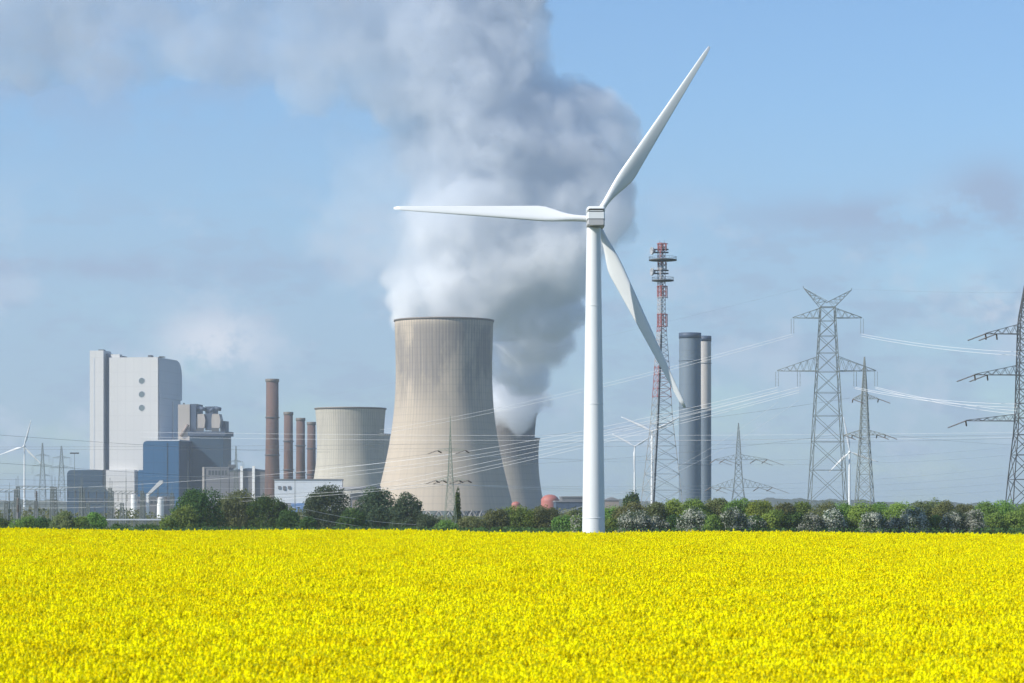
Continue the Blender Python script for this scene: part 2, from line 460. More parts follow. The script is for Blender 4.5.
def main_turbine():
    Y = 570.; s = Y / F
    hub = at(595.5, 216, Y)
    t = thing('wind_turbine', 'tall white three-bladed wind turbine rising from the front of the field, largest in the picture', 'wind turbine', (at(593.6, 500, Y).x, Y, 0))
    hz = hub.z; ox = hub.x - t.location.x
    b = MB(); prof = []
    ztop = at(0, 228, Y).z
    for i in range(17):
        k = i / 16; prof.append(((1 - k) * 2.32 + k * 1.40, ztop * k))
    b.lathe(prof, 48)
    tw = b.build('tower', 'turbine_white', t)
    for py in (518, 404, 306):
        z = at(0, py, Y).z; k = z / ztop; r = (1 - k) * 2.32 + k * 1.40
        f = MB(); f.lathe([(r + .01, z - .07), (r + .05, z - .06), (r + .05, z + .06), (r + .01, z + .07)], 48, cap=False)
        f.build('flange', 'turbine_white', tw)
    # nacelle: rounded body whose long axis points away from the camera, rotor on the far side
    z0, z1 = at(0, 227.2, Y).z, at(0, 208, Y).z
    nb = MB()
    def ring(y, w, za, zb, rr=.55, n=6):
        pts = []
        for cx, cz, a0 in ((w - rr, zb - rr, 0), (-w + rr, zb - rr, 90), (-w + rr, za + rr, 180), (w - rr, za + rr, 270)):
            for q in range(n): a = R(a0 + 90 * q / (n - 1)); pts.append((ox + cx + rr * math.cos(a), y, cz + rr * math.sin(a)))
        return pts
    secs = [(-4.9, 1.55, .5), (-4.6, 1.75, .12), (-1., 1.9, 0), (3., 1.85, 0), (4.3, 1.7, .15)]
    zm1 = z0 + .32 * (z1 - z0); zm2 = z0 + .70 * (z1 - z0)
    def loft(b, za, zb, wmul, name, mat, rr=.3):
        rings = [ring(y, w * wmul, za + (i * 0), zb - e * (1 if zb > zm2 + .1 else 0), rr) for i, (y, w, e) in enumerate(secs)]
        n = len(rings[0]); vs = [p for r_ in rings for p in r_]
        fs = [(j * n + i, j * n + (i + 1) % n, (j + 1) * n + (i + 1) % n, (j + 1) * n + i) for j in range(len(rings) - 1) for i in range(n)]
        fs += [tuple(range(n)), tuple((len(rings) - 1) * n + i for i in range(n))]
        b.add(vs, fs, 0, False); return b.build(name, mat, t)
    nac = loft(MB(), zm2 + .06, z1, 1.0, 'nacelle', 'turbine_white', .45)
    q = MB(); rings = None
    def sub(za, zb, wm, name, mat, rr):
        b = MB(); rg = [ring(y * .985, w * wm, za, zb, rr) for y, w, e in secs]; n = len(rg[0]); vs = [p for r_ in rg for p in r_]
        b.add(vs, [(j * n + i, j * n + (i + 1) % n, (j + 1) * n + (i + 1) % n, (j + 1) * n + i) for j in range(len(rg) - 1) for i in range(n)] + [tuple(range(n)), tuple((len(rg) - 1) * n + i for i in range(n))])
        return b.build(name, mat, nac)
    sub(zm2 - .12, zm2 + .10, .93, 'joint_strip', 'turbine_seam', .05)
    sub(zm1, zm2 - .08, .98, 'side_cover', 'turbine_white', .1)
    sub(zm1 - .14, zm1 + .03, .92, 'joint_strip', 'turbine_seam', .05)
    sub(z0, zm1 - .1, .95, 'underside_cover', 'turbine_grey', .25)
    vb = MB(); vb.bar((ox + .5, -3.5, z1 - .3), (ox + .5, -3.5, z1 + .9), .06); vb.box((ox + .3, -3.53, z1 + .82), (ox + .7, -3.47, z1 + .90)); vb.build('wind_vane', 'turbine_grey', nac)
    # rotor
    rc = Vector((ox, 5.9, hz))
    hb = MB()
    vs = []; n = 24; prof = [(1.45, -1.5), (1.6, -.6), (1.6, .6), (1.35, 1.5), (.8, 2.1), (.05, 2.4)]
    for r_, yy in prof:
        for i in range(n): a = 2 * math.pi * i / n; vs.append((rc.x + r_ * math.cos(a), rc.y + yy, rc.z + r_ * math.sin(a)))
    hb.add(vs, [(j * n + i, j * n + (i + 1) % n, (j + 1) * n + (i + 1) % n, (j + 1) * n + i) for j in range(len(prof) - 1) for i in range(n)] + [tuple(range(n))], 0, True)
    hb.build('hub', 'turbine_white', t)
    for ang, bl_ in ((56.5, 42.1), (176.9, 40.8), (295.8, 42.3)):
        bb = MB(); blade_mesh(bb, bl_, 3.35, .85, pitch=R(8))
        o = bb.build('blade', 'turbine_white', t)
        o.location = rc; o.rotation_euler = (0, R(90 - ang), 0)
main_turbine()

def small_turbine(px, py, Y, base_py, tips, w, label, col='far_white'):
    s = Y / F; hub = at(px, py, Y)
    t = thing('wind_turbine', label, 'wind turbine', (hub.x, Y, 0), group='small wind turbines far behind the field')
    b = MB(); hz = hub.z
    b.lathe([(w * s * .62, 0), (w * s * .36, hz)], 20); b.build('tower', col, t)
    b = MB(); b.box((-1.6, -3.5, hz - 1.5), (1.6, 4, hz + 1.7)); b.build('nacelle', col, t)
    b = MB(); b.bar((0, -3.5, hz), (0, -6.2, hz), 3.4, 12, caps=True, w2=1.2); b.build('hub', col, t)
    for tx, ty in tips:
        l = math.hypot(tx - px, ty - py) * s; ang = math.atan2(-(ty - py), tx - px)
        bb = MB(); blade_mesh(bb, l, max(l * .085, 1.15 * s * w), 1.3 * s * .5, 12, 8)
        o = bb.build('blade', col, t); o.location = (0, -5, hz); o.rotation_euler = (0, math.pi / 2 - ang, 0)
small_turbine(24.5, 446.5, 4000, 495, [(31.5, 420), (0, 455), (44, 466)], 1.9, 'small white wind turbine at the far left edge, left of the blue hall')
small_turbine(634.6, 446.5, 4200, 495, [(612, 434), (655, 434), (634, 472)], 1.9, 'distant white wind turbine just right of the big turbine tower, left of the telecom mast')
small_turbine(652, 431.5, 3300, 495, [(621, 417), (683, 415), (652, 466)], 2.3, 'distant white wind turbine standing right behind the lattice telecom mast')
small_turbine(849.5, 452, 3800, 500, [(843, 417), (829, 472), (878, 462)], 2.4, 'distant white wind turbine seen between the big tall pylon and the slim pylon')

# ------------------------------------------------------------------ cooling towers
def cooling_tower(px, Y, prof_px, label, mat, rim_mat='shell_rim', steam=False):
    """prof_px: (py, half width px) from top to the ground"""
    s = Y / F
    t = thing('cooling_tower', label, 'cooling tower', ((px - 512) * s, Y, 0), rz=R(px % 17), group='concrete cooling towers of the power station')
    zs = [((CAMZ + (YH - py) * s), hw * s) for py, hw in prof_px]
    # smooth interpolation
    zz = np.array([z for z, r in zs])[::-1]; rr = np.array([r for z, r in zs])[::-1]
    zl = 7.0
    zi = np.linspace(zl, zz[-1], 40); co = np.polyfit(zz, rr, 4 if len(zz) > 5 else 3); ri = np.polyval(co, zi)
    outer = [(float(r), float(z)) for r, z in zip(ri, zi)]
    inner = [(float(r) - 1.0, float(z)) for r, z in zip(ri, zi)][::-1]
    b = MB(); b.lathe(outer + inner, 160, cap=False)
    # close bottom
    b.build('shell', mat, t)
    rt, zt = outer[-1]
    b = MB(); b.lathe([(rt + .02, zt - 1.6), (rt + .7, zt - 1.4), (rt + .7, zt - .2), (rt - 1.3, zt - .2), (rt - 1.3, zt - 1.6)], 128, cap=False)
    b.build('rim_walkway', rim_mat, t)
    b = MB(); rb = outer[0][0]; n = 40
    for i in range(n):
        a = 2 * math.pi * i / n
        for d in (-1, 1):
            a2 = a + d * math.pi / n
            b.bar(((rb + 1.5) * math.cos(a), (rb + 1.5) * math.sin(a), 0), ((rb - .4) * math.cos(a2), (rb - .4) * math.sin(a2), zl + .3), 1.1, 6)
    b.build('column_ring', 'concrete_plain', t)
    b = MB(); b.lathe([(rb + 2.2, 0), (rb + 2.2, 1.2)], 96); b.build('basin', 'concrete_plain', t)
    return t
cooling_tower(444, 2400, [(320, 49.4), (345, 48.6), (372, 48.3), (405, 49.5), (440, 54.0), (480, 62.5), (515, 71)], 'largest concrete cooling tower, front centre, with dark rain streaks under its rim', 'shell_large')
cooling_tower(350.5, 2700, [(408, 35.4), (425, 33.9), (445, 33.4), (470, 35.3), (495, 40), (518, 46)], 'squat pale cooling tower behind the white shed, right of the brick chimneys', 'shell_small')
cooling_tower(358, 3050, [(434, 32.5), (448, 31), (465, 31.2), (485, 33.5), (518, 41)], 'shadowed cooling tower tucked behind the squat pale one, only its right edge showing', 'shell_small')
cooling_tower(501, 2800, [(413, 36), (430, 34.2), (447, 33.6), (470, 35.5), (495, 40), (518, 46)], 'dark-topped steaming cooling tower just behind the right flank of the largest one', 'shell_dark_top')
cooling_tower(506, 3100, [(438, 33.7), (450, 32.6), (465, 32.6), (485, 34.5), (518, 41)], 'cooling tower hidden behind the dark-topped steaming one, only a sliver at its right', 'shell_dark_top')

# ------------------------------------------------------------------ brick chimneys and grey stacks
def chimney(px, top, w0, w1, Y, label):
    s = Y / F; t = thing('brick_chimney', label, 'chimney', ((px - 512) * s, Y, 0), group='brick chimneys in a row')
    zt = at(0, top, Y).z
    b = MB(); b.lathe([(w1 * s / 2, 0), (w0 * s / 2 * .98, zt * .6), (w0 * s / 2 * .94, zt - 3), (w0 * s / 2 * .7, zt - 2.9)], 32); b.build('shaft', 'brick', t)
    b = MB(); r = w0 * s / 2; b.lathe([(r * .95, zt - 3.2), (r * 1.05, zt - 2.6), (r * 1.05, zt), (r * .8, zt), (r * .8, zt - 3)], 32, cap=False); b.build('cap', 'shell_rim', t)
    for k in (.45, .72):
        b = MB(); z = zt * k; rr = w1 * s / 2 + (w0 - w1) * s / 2 * min(1, k / .6); b.lathe([(rr, z), (rr + .7, z), (rr + .7, z + .9), (rr, z + .9)], 32, cap=False); b.build('walkway', 'steel_dark', t)
chimney(272.3, 379, 13.2, 16.6, 2760, 'tallest brown brick chimney, leftmost of the four')
chimney(288.4, 412, 9.4, 10.6, 2800, 'second brick chimney from the left, right beside the tallest')
chimney(300.6, 418, 9.2, 10.4, 2830, 'third brick chimney from the left, in the middle of the shorter ones')
chimney(311.4, 422, 8.8, 10, 2860, 'shortest brick chimney, rightmost, partly against the squat cooling tower')

def stack(px, top, hw, Y, mats, label, split=None):
    s = Y / F; t = thing('exhaust_stack', label, 'industrial stack', ((px - 512) * s, Y, 0), group='twin round grey stacks')
    zt = at(0, top, Y).z; r = hw * s
    zs = zt if split is None else at(0, split, Y).z
    b = MB(); b.lathe([(r * 1.03, 0), (r, zs)], 48); b.build('shaft', mats[0], t)
    if split: b = MB(); b.lathe([(r + .02, zs), (r * .99, zt - 4)], 48); b.build('upper_shaft', mats[1], t)
    b = MB(); b.lathe([(r * .9, zt - 4), (r * 1.03, zt - 3.9), (r * 1.03, zt), (r * .85, zt), (r * .85, zt - 3)], 48, cap=False); b.build('cap', 'cladding_slate_and_shade', t)
    for k in (.3, .6, .85):
        b = MB(); z = zt * k; b.lathe([(r * .98, z), (r * 1.05, z), (r * 1.05, z + .5), (r * .98, z + .5)], 48, cap=False); b.build('stiffener_ring', mats[0], t)
stack(690, 333, 10.9, 2000, ['stack_slate'], 'wide slate grey round stack, left and nearer of the twin stacks')
stack(704.6, 336, 6.6, 2060, ['stack_slate', 'stack_pale'], 'narrower round stack with a pale upper half, behind the wide grey one', 410)

# ------------------------------------------------------------------ power station buildings
def bld(name, label, cat, px, Y, rz):
    s = Y / F
    return thing(name, label, cat, ((px - 512) * s, Y, 0), rz)

def rounded(x0, z0, x1, z1, r, corners='tl', n=8):
    """outline in xz with rounded corners among tl,tr,bl,br ; CCW"""
    pts = []
    for k, (cx, cz, sx, sz, a0) in {'bl': (x0, z0, 1, 1, 180), 'br': (x1, z0, -1, 1, 270), 'tr': (x1, z1, -1, -1, 0), 'tl': (x0, z1, 1, -1, 90)}.items():
        if k in corners:
            for q in range(n + 1): a = R(a0 + 90 * q / n); pts.append((cx + sx * r + r * math.cos(a), cz + sz * r + r * math.sin(a)))
        else: pts.append((cx, cz))
    return pts

TH = R(-10)   # the block is turned so that its front looks slightly left of the camera
def boiler_house():
    Y = 3000.; s = Y / F; z = lambda py: CAMZ + (YH - py) * s
    t = bld('boiler_house', 'huge white boiler house with three round dark portholes and a rounded shaded flank', 'power station building', 109, Y, TH)
    X = lambda px: (px - 109) * s / math.cos(TH)
    D = 78
    b = MB(); b.box((0, 0, 0), (X(159), D * .92, z(357.5))); b.build('main_block', 'cladding_white', t)
    # rounded hood on the right flank, seen in profile; shade painted in as grey
    b = MB()
    x0, x1 = X(159) + .02, X(160.5)
    top = z(357.5) - 1
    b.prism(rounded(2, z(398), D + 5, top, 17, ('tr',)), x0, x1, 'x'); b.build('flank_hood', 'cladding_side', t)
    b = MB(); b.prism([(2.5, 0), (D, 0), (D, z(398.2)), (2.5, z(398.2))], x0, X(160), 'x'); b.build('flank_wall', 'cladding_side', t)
    b = MB(); b.box((x0, D * .62, 0), (X(161), D * .65, z(400))); b.build('downpipe', 'cladding_white', t)
    # back part with curved roof behind main block
    b = MB(); b.prism(rounded(D * .92 + .1, 0, D + 4.6, top - .4, 16, ('tr',)), 6, x0 - .05, 'x'); b.build('rear_block', 'cladding_side', t)
    # recess and stair tower
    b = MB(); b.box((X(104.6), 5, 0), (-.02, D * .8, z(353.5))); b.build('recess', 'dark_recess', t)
    b = MB(); b.box((X(90.5), -4, 0), (X(104.5), 22, z(350.6))); st = b.build('stair_tower', 'cladding_white', t)
    b = MB(); b.box((X(94.5), -4.15, z(472)), (X(95.4), -4.0, z(358))); b.build('window_strip', 'cladding_side', st)
    b = MB(); b.box((X(98), 0, z(350.6)), (X(103), 8, z(349.4))); b.build('roof_plant', 'steel_dark', st)
    for x0_, x1_, a in ((110, 119, 354.2), (120, 122, 356), (148, 151, 355.4), (159, 163, 356.6)):
        b = MB(); b.box((X(x0_), 3, z(357.5)), (X(x1_), 12, z(a))); b.build('roof_plant', 'cladding_white' if x0_ == 110 else 'steel_dark', t)
    for py in (381, 394.5, 408):
        b = MB(); cx = X(142.5); r = 3.1
        n = 24
        for (ra, rb_, yy, m) in ((r * 1.15, r, -.35, 1), (r, 0.01, -.2, 0)):
            vs = [(cx + ra * math.cos(2 * math.pi * i / n), yy, z(py) + ra * math.sin(2 * math.pi * i / n)) for i in range(n)]
            vs2 = [(cx + rb_ * math.cos(2 * math.pi * i / n), yy - (.2 if m else 0), z(py) + rb_ * math.sin(2 * math.pi * i / n)) for i in range(n)]
            b.add(vs + vs2, [(i, (i + 1) % n, n + (i + 1) % n, n + i) for i in range(n)], m)
        b.build('porthole', ['porthole_grey', 'cladding_side'], t)
    # foot, flared between the blue halls
    b = MB(); b.prism([(X(106), 0), (X(138), 0), (X(137.5), z(470)), (X(104.5), z(470)), (X(106), z(490))], -9, -.02, 'y'); b.build('front_foot', 'cladding_white', t)
boiler_house()

def blue_halls():
    Y = 2920.; s = Y / F; z = lambda py: CAMZ + (YH - py) * s
    t = bld('turbine_hall', 'large blue hall with a rounded corner in front of the white boiler house', 'power station building', 143, Y, TH)
    X = lambda px: (px - 143) * s / math.cos(TH)
    D = 140
    b = MB(); b.prism(rounded(0, 0, X(179.5), z(441), 4, ('tl',)), 0, D, 'y'); b.build('front_block', 'cladding_blue', t)
    b = MB(); b.box((X(179.5) - .1, .5, 0), (X(179.5) + .7, D - .5, z(441.2))); b.build('side_wall', 'cladding_slate_and_shade', t)  # side of the blue hall, its shade painted in as darker, greyer cladding
    b = MB(); b.prism(rounded(X(137.2), 0, -.05, z(470), 2, ('tl',)), 2, 60, 'y'); b.build('side_wing', 'cladding_blue', t)
    for px in (167.5,):
        b = MB(); b.box((X(px), -.5, 0), (X(px) + .8, 0, z(443))); b.build('corner_seam', 'cladding_navy', t)
    b = MB(); b.box((-.6 + 4, -.3, z(441)), (X(179.5) + .9, D, z(439.8))); b.build('roof_edge', 'cladding_side', t)
    for i, yy in enumerate((30, 58, 86, 112)):
        b = MB(); b.box((X(179.5) + .72, yy, 0), (X(179.5) + 1.6, yy + 1.6, z(443))); b.build('wall_rib', 'cladding_navy', t)
    Y = 2940.
    t = bld('annex_hall', 'dark navy blue low hall with a rounded roof corner below the stair tower', 'power station building', 67, Y, TH)
    s = Y / F; X = lambda px: (px - 67) * s / math.cos(TH)
    b = MB(); b.prism(rounded(0, 0, X(103.5), z(470), 4.5, ('tl',)), 0, 11, 'y'); b.build('block', 'cladding_navy', t)
    b = MB(); o = [(X(60 + 20), 0), (X(114), 0), (X(114), z(497)), (X(112.5), z(493.5)), (X(109), z(491)), (X(105.2), z(487)), (X(104.5), z(484)), (X(80), z(484))]
    b.prism(o, -3, -.05, 'y'); b.build('front_wing', 'cladding_navy', t)
    b = MB(); b.box((X(81), -3.4, 0), (X(81.8), -3.02, z(486))); b.build('corner_seam', 'shed_grey', t)
    for k in range(5):
        b = MB(); b.box((X(84 + k * 5.6), -3.5, z(503)), (X(87.4 + k * 5.6), -3.05, z(498.5))); b.build('window', 'glass_dark', t)
blue_halls()

def machinery():
    Y = 2958.; s = Y / F; z = lambda py: CAMZ + (YH - py) * s
    t = bld('filter_house', 'dark flue gas plant with twin ducts and pale vessels above the blue hall', 'power station building', 178, Y, R(-8))
    X = lambda px: (px - 178) * s
    b = MB(); b.box((0, 0, 0), (X(190), 30, z(404.5))); b.build('beige_tower', 'beige_panel', t)
    b = MB(); b.box((X(190) + .02, 1, 0), (X(196.3), 30, z(404))); b.build('dark_tower', 'cladding_slate_and_shade', t)
    b = MB(); b.box((X(182), 4, z(404.5)), (X(183.5), 6, z(402.8))); b.build('roof_post', 'steel_dark', t)
    b = MB(); b.box((X(205), 4, z(430)), (X(213), 26, z(406.5))); b.build('dark_tower', 'cladding_slate_and_shade', t)
    b = MB(); b.box((X(189), -3, z(436)), (X(227), 34, z(431.5))); b.build('deck', 'cladding_slate_and_shade', t)
    b = MB(); b.box((X(190.3), -2, 0), (X(224.5), 34, z(436.1))); b.build('deck_base', 'cladding_navy', t)
    for x in (196.5, 212):
        b = MB(); b.prism([(X(x), z(428)), (X(x + 8), z(428)), (X(x + 9), z(420)), (X(x + 7.5), z(414)), (X(x + .5), z(414)), (X(x - .2), z(420))], 2, 14, 'y'); b.build('vessel', 'beige_panel', t)
        b = MB(); b.bar((X(x - 4), 6, z(412)), (X(x + 3), 4, z(408)), 4.2, 12, caps=True); b.bar((X(x + 3), 4, z(408)), (X(x + 9), 3, z(409.5)), 4.0, 12, caps=True); b.build('duct', 'cladding_slate_and_shade', t)
        b = MB(); b.box((X(x + .5), 0, z(431.5)), (X(x + 7.8), 1, z(428.3))); b.build('support', 'steel_dark', t)
    b = MB(); b.box((X(219), 10, z(431.5)), (X(224.4), 24, z(421))); b.build('dark_box', 'cladding_slate_and_shade', t)
    b = MB(); b.bar((X(192), -2.8, z(430.4)), (X(227), -2.8, z(430.4)), .5); b.bar((X(192), -2.8, z(429.2)), (X(227), -2.8, z(429.2)), .3)
    for k in range(12): b.bar((X(192 + k * 3.15), -2.8, z(431.5)), (X(192 + k * 3.15), -2.8, z(429)), .3)
    b.build('railing', 'steel_dark', t)
    b = MB(); b.bar((X(181), -1, z(436)), (X(189), -3, z(425)), 3.5, 8, caps=True); b.build('duct', 'shed_brown', t)
machinery()

def simple_box(name, label, cat, x0, x1, py, Y, depth, mat, rz=0, roof=None, win=None, ridge=0, extra=None):
    s = Y / F; z = lambda p: CAMZ + (YH - p) * s
    t = bld(name, label, cat, x0, Y, rz)
    X = lambda px: (px - x0) * s
    b = MB(); b.box((0, 0, 0), (X(x1), depth, z(py))); wl = b.build('wall', mat, t)
    b = MB()
    if ridge:
        b.prism([(-.6, z(py) + .004), (X(x1) + .6, z(py) + .004), (X(x1) + .6, z(py) + .5), (X((x1 + x0) / 2), z(py) + ridge), (-.6, z(py) + .5)], -.6, depth + .6, 'y')
    else: b.box((-.5, -.5, z(py) + .004), (X(x1) + .5, depth + .5, z(py) + .9))
    b.build('roof', roof or 'roof_grey', t)
    if win:
        (wx0, wx1, n, pa, pb) = win
        for k in range(n):
            c = wx0 + (wx1 - wx0) * (k + .5) / n; w = (wx1 - wx0) / n * .33
            b = MB(); b.box((X(c - w), -.25, z(pb)), (X(c + w), -.01, z(pa))); b.build('window', 'glass_dark', t)
    return t, X, z
t, X, z = simple_box('coal_bunker', 'long grey industrial block with pale end, right of the blue hall', 'industrial building', 203, 229, 468, 2850, 30, 'shed_grey', R(-4), win=(208, 228, 6, 470.5, 475))
b = MB(); b.box((-.6, -1, 0), (X(204.5), -.05, z(467))); b.build('pale_end', 'beige_panel', t)
b = MB(); b.box((X(228), 4, z(467.5)), (X(234), 14, z(464.5))); b.build('roof_plant', 'steel_dark', t)
t, X, z = simple_box('conveyor_house', 'low dark-roofed industrial building with two short white vents beside the tall chimney', 'industrial building', 229.5, 268, 471, 2830, 40, 'shed_grey', R(-3), roof='cladding_slate_and_shade', ridge=3)
for px in (242, 254):
    b = MB(); b.box((X(px - 1.3), -3, 0), (X(px + 1.3), -.02, z(466))); b.build('vent_shaft', 'far_white', t)
t, X, z = simple_box('white_shed', 'flat white shed in front of the brick chimneys with a blue lower wall', 'industrial building', 274.5, 342, 480, 2350, 35, 'shed_white', R(2))
b = MB(); b.box((X(291), -.5, 0), (X(304), -.02, z(503))); b.build('lower_wall', 'shed_blue', t)
b = MB(); b.box((X(274.6), -.5, 0), (X(290.9), -.02, z(503))); b.build('lower_wall', 'shed_grey', t)
for k, px in enumerate((278, 283, 288)):
    b = MB(); b.box((X(px), -.6, z(489 + k % 2)), (X(px + 2.6), -.03, z(486))); b.build('vent', 'shed_grey', t)
t, X, z = simple_box('pump_house', 'small brownish flat building with a pipe run at the foot of the squat cooling tower', 'industrial building', 350, 374, 494, 2330, 25, 'shed_brown', R(0))
b = MB(); b.bar((X(340), -4, z(489)), (X(381), -4, z(488)), 3.2, 10, caps=True)
for px in (342, 352, 362, 372, 380): b.bar((X(px), -4, 0), (X(px), -4, z(489)), .8)
b.build('pipe_run', 'roof_grey', t)
# white tank, silo and conveyor in front of the blue hall
def silo(px, w, top, Y, label):
    s = Y / F; t = bld('silo', label, 'silo', px, Y, 0); zt = at(0, top, Y).z; r = w * s / 2
    b = MB(); b.lathe([(r, 0), (r, zt - r * .5)], 24); b.build('body', 'far_white', t)
    b = MB(); b.lathe([(r * 1.05, zt - r * .5), (r * .9, zt - r * .2), (r * .3, zt)], 24); b.build('dome_top', 'cladding_white', t)
silo(134, 6.2, 493.5, 2700, 'small bright white silo left of the sloping conveyor')
silo(160.5, 7, 497, 2690, 'stubby white silo at the right foot of the sloping conveyor')
def conveyor():
    Y = 2710.; s = Y / F; z = lambda p: CAMZ + (YH - p) * s
    t = bld('conveyor', 'pale sloping enclosed conveyor in front of the blue hall', 'conveyor', 148, Y, 0); X = lambda p: (p - 148) * s
    b = MB(); b.prism([(X(146.5), z(494.5)), (X(150), z(494.5)), (X(163), z(483)), (X(163), z(480.5)), (X(160), z(480.5))], -3, 3, 'y'); b.build('gallery', 'cladding_white', t)
    b = MB(); b.box((X(146.8), -4, 0), (X(149.6), 4, z(493.5))); b.build('transfer_tower', 'far_white', t)
    b = MB(); b.bar((X(158), 0, 0), (X(158), 0, z(487)), 1.2); b.bar((X(155), 0, 0), (X(158), 0, z(489)), .9); b.build('trestle', 'steel', t)
conveyor()
simple_box('office_block', 'low pale office block with dark windows behind the switchyard, below the blue hall', 'industrial building', 131, 172, 497.5, 2720, 20, 'shed_grey', 0, win=(133, 170, 9, 500, 503.5))
simple_box('workshop', 'dark grey workshop roof just left of the big turbine tower, beyond the bushes', 'industrial building', 562, 592, 497.5, 2100, 25, 'shed_grey', R(3), win=(563, 590, 6, 501, 504))
simple_box('storage_shed', 'long low slate shed right of the red domes', 'industrial building', 556, 583, 502, 1900, 25, 'cladding_slate_and_shade', R(3))
simple_box('farm_building', 'tiny brownish building on the skyline just right of the big turbine tower', 'building', 604, 619, 500.5, 2300, 14, 'shed_brown', 0, ridge=3)
def dome(px, w, top, Y, label):
    s = Y / F; t = bld('storage_dome', label, 'storage dome', px, Y, 0); r = w * s / 2; zt = at(0, top, Y).z; h = r * .7
    b = MB(); b.lathe([(r, 0), (r, zt - h)], 32, cap=False); b.build('drum', 'red_dome', t)
    b = MB(); b.lathe([(r * math.cos(R(a)) + .02, zt - h + h * math.sin(R(a))) for a in range(0, 90, 10)], 32); b.build('dome_roof', 'red_dome', t)
dome(550, 18, 494.5, 2250, 'larger red domed tank right of the dark-topped cooling tower')
dome(516, 9, 501.5, 2270, 'small red domed tank at the foot of the largest cooling tower')

# ------------------------------------------------------------------ pylons
def lattice(b, prof, w, hw_y=1., minp=1.0, cx=None):
    """square lattice body; prof: list of (z, halfwidth) bottom to top"""
    def hwz(z):
        for (z0, h0), (z1, h1) in zip(prof, prof[1:]):
            if z <= z1: return h0 + (h1 - h0) * (z - z0) / (z1 - z0)
        return prof[-1][1]
    zs = [prof[0][0]]
    while zs[-1] < prof[-1][0] - .01:
        step = max(minp, 1.75 * hwz(zs[-1])); zs.append(min(prof[-1][0], zs[-1] + step))
    for za, zb in zip(zs, zs[1:]):
        ha, hb = hwz(za), hwz(zb)
        ca = [(sx * ha, sy * ha * hw_y, za) for sx, sy in ((-1, -1), (1, -1), (1, 1), (-1, 1))]
        cb = [(sx * hb, sy * hb * hw_y, zb) for sx, sy in ((-1, -1), (1, -1), (1, 1), (-1, 1))]
        for i in range(4):
            j = (i + 1) % 4
            b.bar(ca[i], cb[i], w * 1.5); b.bar(ca[i], cb[j], w); b.bar(ca[j], cb[i], w); b.bar(cb[i], cb[j], w * .9)
    return hwz

def arm(b, side, x0, x1, z, h, hy, w, n=6, up=True):
    """tapered truss arm from body half width x0 to tip x1 at height z; h = depth at body"""
    tip = Vector((side * x1, 0, z))
    top0 = Vector((side * x0 * .6, 0, z + h if up else z - h))
    A = [Vector((side * x0, -hy, z)), Vector((side * x0, hy, z))]
    for a in A: b.bar(a, tip, w * 1.3)
    T = [Vector((side * x0 * .9, -hy * .8, top0.z)), Vector((side * x0 * .9, hy * .8, top0.z))]
    for a in T: b.bar(a, tip + Vector((0, 0, .15)), w * 1.2)
    for i in range(n):
        t0, t1 = i / n, (i + 1) / n
        for k in (0, 1):
            b.bar(A[k].lerp(tip, t0), T[k].lerp(tip, (t0 + t1) / 2), w * .8); b.bar(T[k].lerp(tip, (t0 + t1) / 2), A[k].lerp(tip, t1), w * .8)
        b.bar(A[0].lerp(tip, t0), A[1].lerp(tip, t1), w * .8); b.bar(A[1].lerp(tip, t0), A[0].lerp(tip, t0), w * .8)
    return tip

def string(p, q, parent, mat='insulator_brown', r=.16, link=.1):
    p = Vector(p); q = Vector(q); b = MB(); n = max(6, int((q - p).length / .35)); d = (q - p)
    b.bar(p, q, link)
    for i in range(1, n): c = p + d * (i / n); e = d.normalized() * .07; b.bar(c - e, c + e, r * 2, 8, w2=r * 1.2, caps=True)
    return b.build('insulator', mat, parent)

